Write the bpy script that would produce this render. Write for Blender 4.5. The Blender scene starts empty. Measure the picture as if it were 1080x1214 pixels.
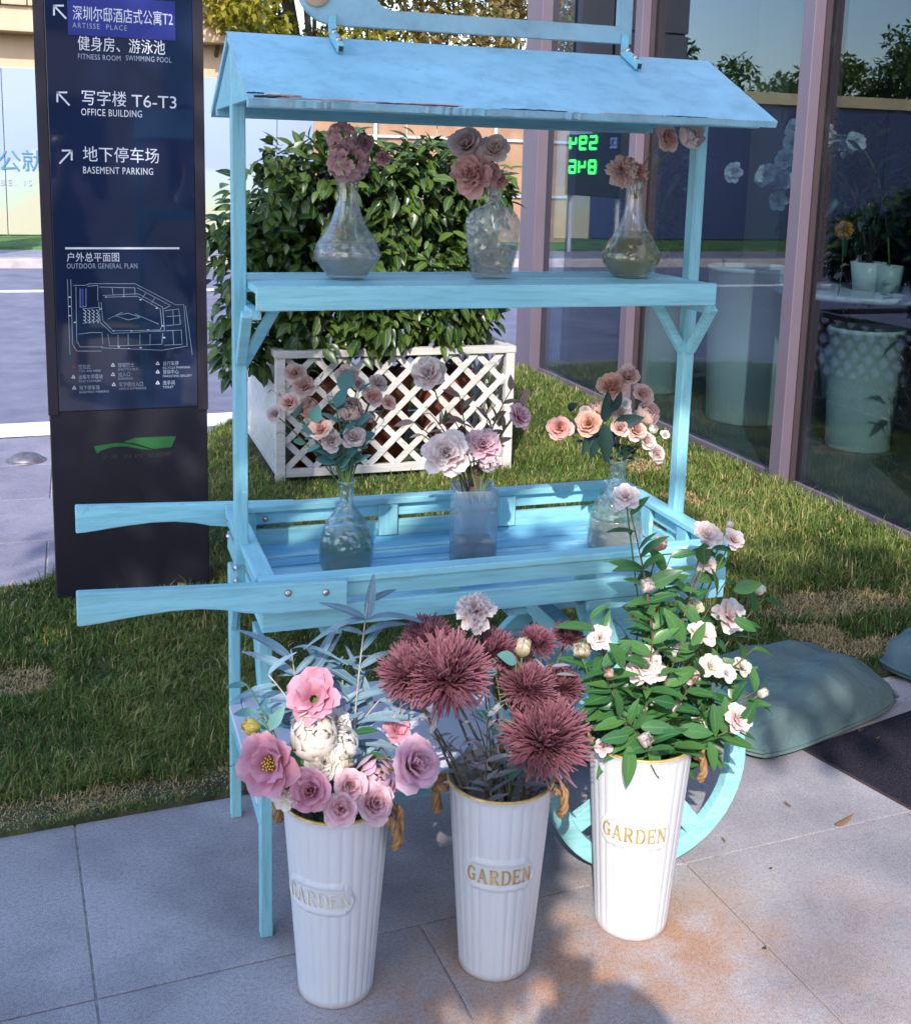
import bpy, bmesh, math, random
import numpy as np
from mathutils import Vector, Matrix, Euler
random.seed(7); rng = np.random.default_rng(7)
R_ = math.radians
sc = bpy.context.scene
col = sc.collection

# ------------------------------------------------------------------ camera, sky, sun, exposure
FPX, CY0, YAW, PITCH, ROLL = 1361.61, 451.34, 0.32271, -0.18192, 0.02604
CAM = np.array([-0.30421, -2.01213, 1.5])
def _rot():
    cy, sy, cp, sp = math.cos(YAW), math.sin(YAW), math.cos(PITCH), math.sin(PITCH)
    fwd = np.array([sy*cp, cy*cp, sp]); right = np.array([cy, -sy, 0]); up = np.cross(right, fwd)
    c, s = math.cos(ROLL), math.sin(ROLL)
    return np.array([c*right+s*up, -s*right+c*up, fwd])
RC = _rot()
cam = bpy.data.cameras.new('camera'); camo = bpy.data.objects.new('camera', cam); col.objects.link(camo)
cam.sensor_fit = 'HORIZONTAL'; cam.sensor_width = 36; cam.lens = FPX/1080*36
cam.shift_y = -(607-CY0)/1080; cam.clip_start = 0.02; cam.clip_end = 2000
M = Matrix(((RC[0][0], RC[1][0], -RC[2][0], CAM[0]), (RC[0][1], RC[1][1], -RC[2][1], CAM[1]), (RC[0][2], RC[1][2], -RC[2][2], CAM[2]), (0, 0, 0, 1)))
camo.matrix_world = M
sc.camera = camo

SUN = Vector((0.349, 0.718, -0.603)).normalized()
world = bpy.data.worlds.new('World'); sc.world = world; world.use_nodes = True
nt = world.node_tree; bg = nt.nodes['Background']
sky = nt.nodes.new('ShaderNodeTexSky'); sky.sky_type = 'NISHITA'; sky.sun_disc = False
sky.sun_elevation = math.asin(-SUN.z); sky.sun_rotation = math.atan2(-SUN.x, -SUN.y)
sky.dust_density = 1.0; sky.air_density = 1.0; sky.ozone_density = 2.2
nt.links.new(sky.outputs[0], bg.inputs[0]); bg.inputs[1].default_value = 0.15
sl = bpy.data.lights.new('sun', 'SUN'); sl.energy = 2.0; sl.angle = R_(0.53); sl.color = (1.0, 0.93, 0.84)
so = bpy.data.objects.new('sun', sl); col.objects.link(so); so.rotation_euler = SUN.to_track_quat('-Z', 'Y').to_euler()
so.location = (-6, -10, 12)
vs = sc.view_settings; vs.view_transform = 'Standard'; vs.look = 'None'; vs.gamma = 1; vs.exposure = 1.68; vs.use_curve_mapping = False
sc.render.engine = 'CYCLES'
cy = sc.cycles; cy.use_denoising = True; cy.max_bounces = 10; cy.transparent_max_bounces = 24; cy.transmission_bounces = 8
cy.glossy_bounces = 4; cy.diffuse_bounces = 3; cy.caustics_reflective = False; cy.caustics_refractive = False; cy.sample_clamp_indirect = 6

# ------------------------------------------------------------------ pixels of the photograph -> directions
def ray(px, py): return RC.T @ np.array([(px-540)/FPX, -(py-CY0)/FPX, 1.])
def onz(px, py, z=0.): d = ray(px, py); return CAM+d*((z-CAM[2])/d[2])
def ony(px, py, Y): d = ray(px, py); return CAM+d*((Y-CAM[1])/d[1])
def onx(px, py, X): d = ray(px, py); return CAM+d*((X-CAM[0])/d[0])
def mpp(P): return float((np.array(P)-CAM) @ RC[2])/FPX      # metres per photo pixel at a point

# ------------------------------------------------------------------ materials
def nodes(name):
    m = bpy.data.materials.new(name); m.use_nodes = True
    t = m.node_tree; t.nodes.clear()
    out = t.nodes.new('ShaderNodeOutputMaterial'); return m, t, out
def N(t, typ, **kw):
    n = t.nodes.new('ShaderNode'+typ)
    for k, v in kw.items():
        if hasattr(n, k): setattr(n, k, v)
    return n
def principled(t, base=None, rough=.5, spec=.5, metal=0, trans=0, ior=1.45, coat=0):
    p = N(t, 'BsdfPrincipled')
    if base is not None: p.inputs['Base Color'].default_value = (*base, 1)
    p.inputs['Roughness'].default_value = rough; p.inputs['Metallic'].default_value = metal
    p.inputs['Specular IOR Level'].default_value = spec; p.inputs['Transmission Weight'].default_value = trans
    p.inputs['IOR'].default_value = ior; p.inputs['Coat Weight'].default_value = coat
    return p
def noise(t, scale, detail=3, rough=.5, coord='Object', vec=None, stretch=None):
    n = N(t, 'TexNoise'); n.inputs['Scale'].default_value = scale; n.inputs['Detail'].default_value = detail; n.inputs['Roughness'].default_value = rough
    if vec is None:
        tc = N(t, 'TexCoord'); vec = tc.outputs[coord]
        if stretch:
            mp = N(t, 'Mapping'); mp.inputs['Scale'].default_value = stretch; t.links.new(vec, mp.inputs[0]); vec = mp.outputs[0]
    t.links.new(vec, n.inputs['Vector']); return n
def ramp(t, fac, stops):
    r = N(t, 'ValToRGB'); e = r.color_ramp.elements
    while len(e) < len(stops): e.new(.5)
    for i, (p, c) in enumerate(stops):
        e[i].position = p; e[i].color = (*c, 1) if len(c) == 3 else c
    t.links.new(fac, r.inputs[0]); return r
def mixc(t, fac, a, b, mode='MIX'):
    m = N(t, 'Mix', data_type='RGBA', blend_type=mode)
    for s, v in ((m.inputs['Factor'], fac), (m.inputs[6], a), (m.inputs[7], b)):
        if isinstance(v, (int, float)): s.default_value = v
        elif isinstance(v, tuple): s.default_value = (*v, 1)
        else: t.links.new(v, s)
    return m.outputs[2]
def bump(t, h, p, strength=.3, dist=.002):
    b = N(t, 'Bump'); b.inputs['Strength'].default_value = strength; b.inputs['Distance'].default_value = dist
    t.links.new(h, b.inputs['Height']); t.links.new(b.outputs[0], p.inputs['Normal']); return b
def plain(name, base, rough=.5, var=.12, scale=30, bumpy=.15, metal=0, spec=.5, bdist=.001):
    m, t, out = nodes(name); p = principled(t, base, rough, spec, metal)
    n = noise(t, scale, 4)
    lo = tuple(c*(1-var) for c in base); hi = tuple(min(1, c*(1+var)) for c in base)
    r = ramp(t, n.outputs[0], [(.3, lo), (.7, hi)]); t.links.new(r.outputs[0], p.inputs['Base Color'])
    n2 = noise(t, scale*6, 3); bump(t, n2.outputs[0], p, bumpy, bdist)
    t.links.new(p.outputs[0], out.inputs[0]); return m
def paint(name, base, wear=.66, under=(.62, .60, .58), rough=.42, streak=(2, 26, 26), second=None, edge=True):
    """brushed gloss paint on boards, chipped and faded"""
    m, t, out = nodes(name); p = principled(t, base, rough, .5)
    tc = N(t, 'TexCoord')
    oi = N(t, 'ObjectInfo')
    s = noise(t, 1.0, 5, .6, stretch=streak)
    big = noise(t, 2.3, 3)
    lo = tuple(c*.80 for c in base); hi = tuple(min(1, c*1.08+.01) for c in base)
    c1 = ramp(t, s.outputs[0], [(.3, lo), (.72, hi)]).outputs[0]
    gr = noise(t, 1.0, 6, .7, stretch=tuple(5.*q for q in streak)); c1 = mixc(t, 1., c1, ramp(t, gr.outputs[0], [(.36, (.80, .84, .86)), (.52, (1, 1, 1)), (.7, (1.05, 1.04, 1.04))]).outputs[0], 'MULTIPLY')
    c2 = ramp(t, big.outputs[0], [(.35, (.86, .9, .95)), (.65, (1.06, 1.03, 1.0))]).outputs[0]
    c = mixc(t, 1.0, c1, c2, 'MULTIPLY')
    v = N(t, 'MapRange'); v.inputs[3].default_value = .9; v.inputs[4].default_value = 1.08
    t.links.new(oi.outputs['Random'], v.inputs[0])
    c = mixc(t, 1.0, c, v.outputs[0], 'MULTIPLY')
    if second:
        n3 = noise(t, 6, 4, .65, stretch=(.5, 3, 3)); c = mixc(t, ramp(t, n3.outputs[0], [(.52, (0, 0, 0)), (.6, (1, 1, 1))]).outputs[0], c, second)
    w = noise(t, 9, 8, .68, stretch=(.6, 1.4, 1.4)); wm = ramp(t, w.outputs[0], [(wear, (0, 0, 0)), (wear+.012, (1, 1, 1))]).outputs[0]
    c = mixc(t, wm, c, under)
    if edge:
        bv = N(t, 'Bevel', samples=4); bv.inputs['Radius'].default_value = .005; gn = N(t, 'NewGeometry'); dt = N(t, 'VectorMath', operation='DOT_PRODUCT')
        t.links.new(bv.outputs[0], dt.inputs[0]); t.links.new(gn.outputs['Normal'], dt.inputs[1])
        ew = ramp(t, dt.outputs['Value'], [(.90, (1, 1, 1)), (.975, (0, 0, 0))]).outputs[0]; en = noise(t, 34, 5, .7); em = ramp(t, en.outputs[0], [(.50, (0, 0, 0)), (.56, (1, 1, 1))]).outputs[0]
        ee = N(t, 'Math', operation='MULTIPLY'); t.links.new(ew, ee.inputs[0]); t.links.new(em, ee.inputs[1]); c = mixc(t, ee.outputs[0], c, mixc(t, en.outputs[0], (.55, .50, .48), (.20, .16, .15)))
    d = noise(t, 26, 6, .7); dm = ramp(t, d.outputs[0], [(.66, (0, 0, 0)), (.74, (.55, .55, .55))]).outputs[0]
    c = mixc(t, dm, c, (.16, .22, .24))
    t.links.new(c, p.inputs['Base Color'])
    rr = ramp(t, big.outputs[0], [(.3, (.36,)*3), (.7, (.55,)*3)]); t.links.new(rr.outputs[0], p.inputs['Roughness'])
    inv = N(t, 'Math', operation='SUBTRACT'); t.links.new(s.outputs[0], inv.inputs[0]); t.links.new(wm, inv.inputs[1])
    bump(t, inv.outputs[0], p, .25, .001)
    t.links.new(p.outputs[0], out.inputs[0]); return m
def petal_mat(name, base, tip, trans=.3, var=.1):
    """petal colour runs from claw (base) to edge (tip) along the attribute 'along'"""
    m, t, out = nodes(name); p = principled(t, base, .6, .25)
    at = N(t, 'Attribute'); at.attribute_name = 'along'
    r = ramp(t, at.outputs['Fac'], [(.15, base), (.95, tip)])
    oi = N(t, 'ObjectInfo'); v = N(t, 'MapRange'); v.inputs[3].default_value = 1-var; v.inputs[4].default_value = 1+var
    t.links.new(oi.outputs['Random'], v.inputs[0])
    n = noise(t, 3.5, 3); nv = ramp(t, n.outputs[0], [(.3, (.88,)*3), (.7, (1.08,)*3)])
    c = mixc(t, 1.0, mixc(t, 1.0, r.outputs[0], v.outputs[0], 'MULTIPLY'), nv.outputs[0], 'MULTIPLY')
    t.links.new(c, p.inputs['Base Color'])
    tr = N(t, 'BsdfTranslucent'); t.links.new(c, tr.inputs[0])
    mx = N(t, 'MixShader'); mx.inputs[0].default_value = trans
    t.links.new(p.outputs[0], mx.inputs[1]); t.links.new(tr.outputs[0], mx.inputs[2]); t.links.new(mx.outputs[0], out.inputs[0]); return m
def leaf_mat(name, a, b, rough=.38, trans=.22, spec=.5, vein=None):
    m, t, out = nodes(name); p = principled(t, a, rough, spec)
    oi = N(t, 'ObjectInfo'); at = N(t, 'Attribute'); at.attribute_name = 'rnd'
    add = N(t, 'Math', operation='ADD'); t.links.new(oi.outputs['Random'], add.inputs[0]); t.links.new(at.outputs['Fac'], add.inputs[1])
    fr = N(t, 'Math', operation='FRACT'); t.links.new(add.outputs[0], fr.inputs[0])
    r = ramp(t, fr.outputs[0], [(.0, a), (1., b)])
    n = noise(t, 14, 3); nv = ramp(t, n.outputs[0], [(.3, (.85,)*3), (.7, (1.12,)*3)])
    c = mixc(t, 1.0, r.outputs[0], nv.outputs[0], 'MULTIPLY')
    if vein:
        va = N(t, 'Attribute'); va.attribute_name = 'across'
        c = mixc(t, ramp(t, va.outputs['Fac'], [(.03, (1, 1, 1)), (.12, (0, 0, 0))]).outputs[0], c, vein)
    t.links.new(c, p.inputs['Base Color'])
    tr = N(t, 'BsdfTranslucent'); t.links.new(c, tr.inputs[0])
    mx = N(t, 'MixShader'); mx.inputs[0].default_value = trans
    t.links.new(p.outputs[0], mx.inputs[1]); t.links.new(tr.outputs[0], mx.inputs[2]); t.links.new(mx.outputs[0], out.inputs[0]); return m
def pane_mat(name, tint=(.9, .95, .95), rough=0.0):
    """window pane: one thin sheet, transparent with a Fresnel reflection of both its faces"""
    m, t, out = nodes(name)
    tr = N(t, 'BsdfTransparent'); tr.inputs[0].default_value = (*tint, 1)
    gl = N(t, 'BsdfGlossy'); gl.inputs['Roughness'].default_value = rough; gl.inputs[0].default_value = (.97, .98, 1, 1)
    lw = N(t, 'LayerWeight'); lw.inputs[0].default_value = .5
    pw = N(t, 'Math', operation='POWER'); pw.inputs[1].default_value = 4.; t.links.new(lw.outputs['Facing'], pw.inputs[0])
    fr = N(t, 'Math', operation='MULTIPLY_ADD'); fr.inputs[1].default_value = .9; fr.inputs[2].default_value = .065; t.links.new(pw.outputs[0], fr.inputs[0])
    n = noise(t, .8, 2); b = N(t, 'Bump'); b.inputs['Strength'].default_value = .02; b.inputs['Distance'].default_value = .02
    t.links.new(n.outputs[0], b.inputs['Height']); t.links.new(b.outputs[0], gl.inputs['Normal'])
    mx = N(t, 'MixShader'); t.links.new(fr.outputs[0], mx.inputs[0]); t.links.new(tr.outputs[0], mx.inputs[1]); t.links.new(gl.outputs[0], mx.inputs[2])
    t.links.new(mx.outputs[0], out.inputs[0]); return m
def vase_mat(name, tint=(.93, .97, .97), dust=.2, pattern=40, bstr=.5, voro=False, dustcol=(.75, .78, .8), refl=.045):
    m, t, out = nodes(name); p = principled(t, tint, .04, .5, trans=1.0, ior=1.35)
    tr = N(t, 'BsdfTransparent'); tr.inputs[0].default_value = (*tint, 1)
    if voro:
        v = N(t, 'TexVoronoi'); v.inputs['Scale'].default_value = pattern; tc = N(t, 'TexCoord'); t.links.new(tc.outputs['Object'], v.inputs['Vector']); h = v.outputs['Distance']
    else: h = noise(t, pattern, 2).outputs[0]
    bp = bump(t, h, p, bstr, .004)
    d = N(t, 'BsdfDiffuse'); d.inputs[0].default_value = (*dustcol, 1)
    m0 = N(t, 'MixShader'); m0.inputs[0].default_value = .80; t.links.new(p.outputs[0], m0.inputs[1]); t.links.new(tr.outputs[0], m0.inputs[2])
    gl = N(t, 'BsdfGlossy'); gl.inputs['Roughness'].default_value = .07; t.links.new(bp.outputs[0], gl.inputs['Normal'])
    lw = N(t, 'LayerWeight'); lw.inputs[0].default_value = .5; t.links.new(bp.outputs[0], lw.inputs['Normal']); pw = N(t, 'Math', operation='POWER'); pw.inputs[1].default_value = 3.; t.links.new(lw.outputs['Facing'], pw.inputs[0])
    fr = N(t, 'Math', operation='MULTIPLY_ADD'); fr.inputs[1].default_value = .38; fr.inputs[2].default_value = refl; t.links.new(pw.outputs[0], fr.inputs[0])
    m1 = N(t, 'MixShader'); t.links.new(fr.outputs[0], m1.inputs[0]); t.links.new(m0.outputs[0], m1.inputs[1]); t.links.new(gl.outputs[0], m1.inputs[2])
    m2 = N(t, 'MixShader')
    dn = noise(t, 16, 4); dr = ramp(t, dn.outputs[0], [(.3, (dust*.6,)*3), (.7, (dust*1.5,)*3)]); t.links.new(dr.outputs[0], m2.inputs[0])
    t.links.new(m1.outputs[0], m2.inputs[1]); t.links.new(d.outputs[0], m2.inputs[2]); t.links.new(m2.outputs[0], out.inputs[0]); return m
def emit(name, c, s):
    m, t, out = nodes(name); e = N(t, 'Emission'); e.inputs[0].default_value = (*c, 1); e.inputs[1].default_value = s
    t.links.new(e.outputs[0], out.inputs[0]); return m

MT = {}
CY = (.30, .66, .73)
for k_, st_ in (('cyan', (2, 26, 26)), ('cyan_y', (26, 2, 26)), ('cyan_z', (26, 26, 2))): MT[k_] = paint('cyan_board_paint', CY, wear=.685, streak=st_)
MT['blue'] = paint('sky_blue_sheet_paint', (.32, .61, .73), wear=.72, streak=(4, 4, 4), rough=.4)
MT['floorblue'] = paint('blue_plank_paint', (.17, .48, .72), wear=.69, second=(.30, .60, .72))
MT['pale'] = paint('pale_cyan_paint', (.38, .60, .66), wear=.75, streak=(4, 4, 4))
MT['lowshelf'] = plain('whitewashed_board', (.62, .60, .68), .6, .1, 8)
MT['bolt'] = plain('bolt_steel', (.55, .45, .43), .3, .2, 60, metal=1)
MT['dirt'] = plain('soil', (.07, .05, .035), .95, .4, 30, .8, bdist=.01)

# ------------------------------------------------------------------ mesh helpers
ORG = {}
def origin(o): return ORG.get(o.name, np.zeros(3))
class MB:
    def __init__(s): s.v = []; s.f = []; s.n = 0; s.a = {}
    def add(s, verts, faces, **attrs):
        verts = np.asarray(verts, float).reshape(-1, 3)
        s.v.append(verts)
        for f in faces: s.f.append([i+s.n for i in f])
        for k in set(s.a) | set(attrs):
            lst = s.a.setdefault(k, [np.zeros(s.n)] if s.n else [])
            val = attrs.get(k, 0.)
            lst.append(np.broadcast_to(np.asarray(val, float), (len(verts),)).copy())
        s.n += len(verts); return s
    def box(s, lo, hi):
        x0, y0, z0 = lo; x1, y1, z1 = hi
        return s.add([(x0,y0,z0),(x1,y0,z0),(x1,y1,z0),(x0,y1,z0),(x0,y0,z1),(x1,y0,z1),(x1,y1,z1),(x0,y1,z1)],
                     [(3,2,1,0),(4,5,6,7),(0,1,5,4),(1,2,6,5),(2,3,7,6),(3,0,4,7)])
    def beam(s, p0, p1, w, h, up=(0,0,1)):
        p0, p1, up = (np.array(a, float) for a in (p0, p1, up)); d = p1-p0; d /= np.linalg.norm(d)
        sd = np.cross(d, up); sd /= np.linalg.norm(sd); u = np.cross(sd, d)
        vs_ = [p+a*sd*w/2+b*u*h/2 for p in (p0, p1) for a, b in ((-1,-1),(1,-1),(1,1),(-1,1))]
        return s.add(vs_, [(3,2,1,0),(4,5,6,7),(0,1,5,4),(1,2,6,5),(2,3,7,6),(3,0,4,7)])
    def prism(s, poly, off):
        """closed outline (3-D points) pushed along the vector off"""
        poly = np.asarray(poly, float); n = len(poly); v_ = np.vstack([poly, poly+np.array(off, float)])
        return s.add(v_, [tuple(range(n))[::-1], tuple(range(n, 2*n))]+[(i, (i+1) % n, n+(i+1) % n, n+i) for i in range(n)])
    def tube(s, pts, rad, n=8, caps=True, **attrs):
        pts = np.asarray(pts, float); m = len(pts); rad = np.broadcast_to(np.asarray(rad, float), (m,))
        t = np.gradient(pts, axis=0); t /= np.linalg.norm(t, axis=1)[:, None]+1e-12
        a = np.array([0, 0, 1.]) if abs(t[0][2]) < .9 else np.array([1., 0, 0])
        vs_ = []
        for i in range(m):
            a = a-t[i]*(a@t[i]); a /= np.linalg.norm(a)+1e-12; b = np.cross(t[i], a)
            for k in range(n):
                q = 2*math.pi*k/n; vs_.append(pts[i]+rad[i]*(math.cos(q)*a+math.sin(q)*b))
        fs = [(i*n+k, i*n+(k+1) % n, (i+1)*n+(k+1) % n, (i+1)*n+k) for i in range(m-1) for k in range(n)]
        if caps: fs += [tuple(range(n))[::-1], tuple((m-1)*n+k for k in range(n))]
        return s.add(vs_, fs, **attrs)
    def lathe(s, prof, n=32, center=(0,0,0), close=False, mod=None):
        """profile of (r, z); mod(angle, r, z) -> r"""
        m = len(prof); vs_ = []
        for r, z in prof:
            for k in range(n):
                q = 2*math.pi*k/n; rr = mod(q, r, z) if mod else r
                vs_.append((center[0]+rr*math.cos(q), center[1]+rr*math.sin(q), center[2]+z))
        fs = [(i*n+k, i*n+(k+1) % n, (i+1)*n+(k+1) % n, (i+1)*n+k) for i in range(m-1) for k in range(n)]
        if close: fs += [tuple(range(n))[::-1], tuple((m-1)*n+k for k in range(n))]
        return s.add(vs_, fs)
    def grid(s, P, **attrs):
        P = np.asarray(P, float); a, b = P.shape[:2]
        at = {k: np.asarray(v).reshape(-1) for k, v in attrs.items()}
        return s.add(P.reshape(-1, 3), [(i*b+j, i*b+j+1, (i+1)*b+j+1, (i+1)*b+j) for i in range(a-1) for j in range(b-1)], **at)
    def xf(s, mat):
        A = np.array(mat)
        s.v = [v_@A[:3, :3].T+A[:3, 3] for v_ in s.v]; return s
    def mesh(s, name, mat=None, smooth=False, off=None):
        me = bpy.data.meshes.new(name); V = np.vstack(s.v)
        if off is not None: V = V-off
        me.from_pydata(V.tolist(), [], s.f)
        for k, l in s.a.items():
            at = me.attributes.new(k, 'FLOAT', 'POINT'); at.data.foreach_set('value', np.concatenate(l))
        if mat is not None: me.materials.append(MT[mat] if isinstance(mat, str) else mat)
        if smooth: me.polygons.foreach_set('use_smooth', [True]*len(me.polygons))
        me.update(); return me
    def build(s, name, mat, parent=None, smooth=False, bevel=0, off=None, auto=False):
        o0 = origin(parent) if parent is not None else (np.array(off, float) if off is not None else np.zeros(3))
        me = s.mesh(name, mat, smooth, o0)
        o = bpy.data.objects.new(name, me); col.objects.link(o)
        if parent is not None: o.parent = parent
        else: o.location = o0
        ORG[o.name] = o0
        if bevel:
            b = o.modifiers.new('bevel', 'BEVEL'); b.width = bevel; b.segments = 2; b.limit_method = 'ANGLE'; b.angle_limit = R_(40); b.harden_normals = False
        return o
def tag(o, label=None, cat=None, group=None, kind=None):
    for k, v in (('label', label), ('category', cat), ('group', group), ('kind', kind)):
        if v: o[k] = v
    return o
def thing(name, label, cat, loc=(0,0,0), group=None):
    o = bpy.data.objects.new(name, None); col.objects.link(o); o.location = loc; o.empty_display_size = .05
    ORG[o.name] = np.array(loc, float); return tag(o, label, cat, group)
def inst(name, me, parent, loc, rot=None, scale=1., mat=None, M4=None):
    """an object that shares mesh data; loc in world, parent unrotated"""
    o = bpy.data.objects.new(name, me); col.objects.link(o)
    l = np.array(loc, float)
    if parent is not None: o.parent = parent; l = l-origin(parent)
    o.location = l
    if rot is not None: o.rotation_mode = 'QUATERNION'; o.rotation_quaternion = rot
    o.scale = (scale,)*3 if isinstance(scale, (int, float)) else scale
    if mat is not None:
        o.material_slots[0].link = 'OBJECT'; o.material_slots[0].material = MT[mat] if isinstance(mat, str) else mat
    ORG[o.name] = np.array(loc, float); return o
def bez(p0, p1, p2, n=8):
    t = np.linspace(0, 1, n)[:, None]; p0, p1, p2 = (np.array(p, float) for p in (p0, p1, p2))
    return (1-t)**2*p0+2*t*(1-t)*p1+t*t*p2
def face_quat(d, roll=0.):
    """+Z to d, spun by roll"""
    q = Vector(d).to_track_quat('Z', 'Y'); return q @ Euler((0, 0, roll)).to_quaternion()
def frame_quat(y, z):
    """+Y along y, +Z as near to z as can be"""
    y = Vector(y).normalized(); z = Vector(z); x = y.cross(z)
    if x.length < 1e-5: x = y.orthogonal()
    x.normalize(); z = x.cross(y)
    return Matrix((x, y, z)).transposed().to_quaternion()
_font = {}
def text_mesh(txt, size, spacing=1.0):
    """(N,3) flat letter shapes in x,y as an MB; width returned too"""
    cu = bpy.data.curves.new('t', 'FONT'); cu.body = txt; cu.size = size; cu.space_character = spacing; cu.resolution_u = 3
    o = bpy.data.objects.new('t', cu); col.objects.link(o)
    dg = bpy.context.evaluated_depsgraph_get(); me = bpy.data.meshes.new_from_object(o.evaluated_get(dg))
    V = np.zeros(len(me.vertices)*3); me.vertices.foreach_get('co', V); V = V.reshape(-1, 3)
    F = [tuple(p.vertices) for p in me.polygons]
    bpy.data.objects.remove(o); bpy.data.curves.remove(cu); bpy.data.meshes.remove(me)
    m = MB()
    if len(V): m.add(V, F)
    w = float(V[:, 0].max()) if len(V) else 0
    return m, w
# ------------------------------------------------------------------ fast meshes of many alike faces
def fast_mesh(name, V, F, mat, attrs=None, smooth=False):
    me = bpy.data.meshes.new(name); V = np.ascontiguousarray(V, dtype=np.float32); F = np.ascontiguousarray(F, dtype=np.int32)
    k = F.shape[1]; me.vertices.add(len(V)); me.vertices.foreach_set('co', V.ravel())
    me.loops.add(F.size); me.loops.foreach_set('vertex_index', F.ravel())
    me.polygons.add(len(F)); me.polygons.foreach_set('loop_start', np.arange(0, F.size, k, dtype=np.int32))
    for n_, a in (attrs or {}).items():
        at = me.attributes.new(n_, 'FLOAT', 'POINT'); at.data.foreach_set('value', np.asarray(a, np.float32))
    me.materials.append(MT[mat]); me.update(calc_edges=True); me.validate()
    if smooth: me.polygons.foreach_set('use_smooth', [True]*len(me.polygons))
    return me
def obj_from(name, me, parent=None):
    o = bpy.data.objects.new(name, me); col.objects.link(o)
    if parent is not None: o.parent = parent; o.location = -origin(parent)
    ORG[o.name] = np.zeros(3); return o
# one leaf: 2x3 quads, length along +Y, folded along its rib and drooping
def leaf_shape(w=.5, fold=.18, droop=.15, tip=1.0, rows=4, twist=0.):
    P = []; A = []
    for i in range(rows+1):
        v = i/rows; ww = w*.5*(math.sin(math.pi*min(1, v*.92+.03)**.8)**.9)*(1-.15*v); 
        if i == rows: ww = .015
        for u in (-1, 0, 1):
            x = u*ww; z = fold*abs(u)*ww*1.6-droop*v*v; P.append((x*math.cos(twist*v), v, z+x*math.sin(twist*v))); A.append(abs(u))
    F = [(i*3+j, i*3+j+1, (i+1)*3+j+1, (i+1)*3+j) for i in range(rows) for j in range(2)]
    return np.array(P), np.array(F), np.array(A)
def leaf_cloud(pos, ydir, zdir, size, shape):
    P, F, A = shape; n = len(pos)
    y = ydir/(np.linalg.norm(ydir, axis=1)[:, None]+1e-9); x = np.cross(y, zdir); x /= np.linalg.norm(x, axis=1)[:, None]+1e-9; z = np.cross(x, y)
    V = pos[:, None, :]+size[:, None, None]*(P[None, :, 0, None]*x[:, None, :]+P[None, :, 1, None]*y[:, None, :]+P[None, :, 2, None]*z[:, None, :])
    FF = (F[None]+(np.arange(n)*len(P))[:, None, None]).reshape(-1, 4)
    return V.reshape(-1, 3), FF, {'rnd': np.repeat(rng.random(n), len(P)), 'across': np.tile(A, n)}
def rand_dirs(n):
    v = rng.normal(size=(n, 3)); return v/np.linalg.norm(v, axis=1)[:, None]

# ------------------------------------------------------------------ ground, road, pavement
def tiles_mat(name, a, b, speck=.5, stain=None, rough=.6):
    m, t, out = nodes(name); p = principled(t, a, rough, .4)
    g = noise(t, 520, 3, .75); g2 = noise(t, 3.2, 5, .6); oi = N(t, 'ObjectInfo')
    c = ramp(t, g2.outputs[0], [(.3, a), (.7, b)]).outputs[0]
    sp = ramp(t, g.outputs[0], [(.36, (1-speck,)*3), (.5, (1, 1, 1)), (.66, (1+speck*.7,)*3)]).outputs[0]
    c = mixc(t, 1., c, sp, 'MULTIPLY')
    g3 = noise(t, 130, 4, .7); c = mixc(t, 1., c, ramp(t, g3.outputs[0], [(.34, (.76,)*3), (.5, (1, 1, 1)), (.68, (1.14,)*3)]).outputs[0], 'MULTIPLY')
    v = N(t, 'MapRange'); v.inputs[3].default_value = .93; v.inputs[4].default_value = 1.07; t.links.new(oi.outputs['Random'], v.inputs[0])
    c = mixc(t, 1., c, v.outputs[0], 'MULTIPLY')
    if stain:
        geo = N(t, 'NewGeometry'); tot = None
        for (sx, sy, rad, amt) in stain:
            vd = N(t, 'VectorMath', operation='DISTANCE'); vd.inputs[1].default_value = (sx, sy, 0); t.links.new(geo.outputs['Position'], vd.inputs[0])
            mr = N(t, 'MapRange'); mr.inputs[1].default_value = rad; mr.inputs[2].default_value = rad*.15; mr.inputs[3].default_value = 0; mr.inputs[4].default_value = amt
            t.links.new(vd.outputs['Value'], mr.inputs[0])
            if tot is None: tot = mr.outputs[0]
            else:
                mm = N(t, 'Math', operation='MAXIMUM'); t.links.new(tot, mm.inputs[0]); t.links.new(mr.outputs[0], mm.inputs[1]); tot = mm.outputs[0]
        sn = noise(t, 7, 9, .72, vec=geo.outputs['Position']); sr = ramp(t, sn.outputs[0], [(.38, (.15,)*3), (.56, (1, 1, 1))])
        ml = N(t, 'Math', operation='MULTIPLY'); t.links.new(tot, ml.inputs[0]); t.links.new(sr.outputs[0], ml.inputs[1])
        c = mixc(t, ml.outputs[0], c, mixc(t, 1., c, (1.02, .64, .40), 'MULTIPLY'))
    geo = N(t, 'NewGeometry'); dn = noise(t, 1.7, 6, .7, vec=geo.outputs['Position'])
    c = mixc(t, 1., c, ramp(t, dn.outputs[0], [(.36, (.72, .72, .76)), (.55, (1, 1, 1))]).outputs[0], 'MULTIPLY')
    t.links.new(c, p.inputs['Base Color']); bump(t, g.outputs[0], p, .3, .0008)
    t.links.new(p.outputs[0], out.inputs[0]); return m
MT['tile'] = tiles_mat('speckled_granite_tile', (.275, .258, .275), (.375, .352, .372), .5,
                       stain=[(.56, -.30, .46, 1.), (.30, -.34, .34, .95), (.80, -.22, .34, .95), (.40, -.16, .25, .8), (1.0, -.42, .30, .4), (1.2, -.25, .2, .3)])
MT['joint'] = plain('pale_tile_joint', (.40, .37, .36), .9, .3, 60)
MT['sidewalk'] = tiles_mat('lilac_paver', (.19, .18, .24), (.25, .235, .30), .2)
MT['road'] = tiles_mat('pale_road_asphalt', (.135, .138, .205), (.20, .20, .285), .3)
MT['roadline'] = plain('white_road_paint', (.72, .72, .74), .7, .15, 5)
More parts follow.
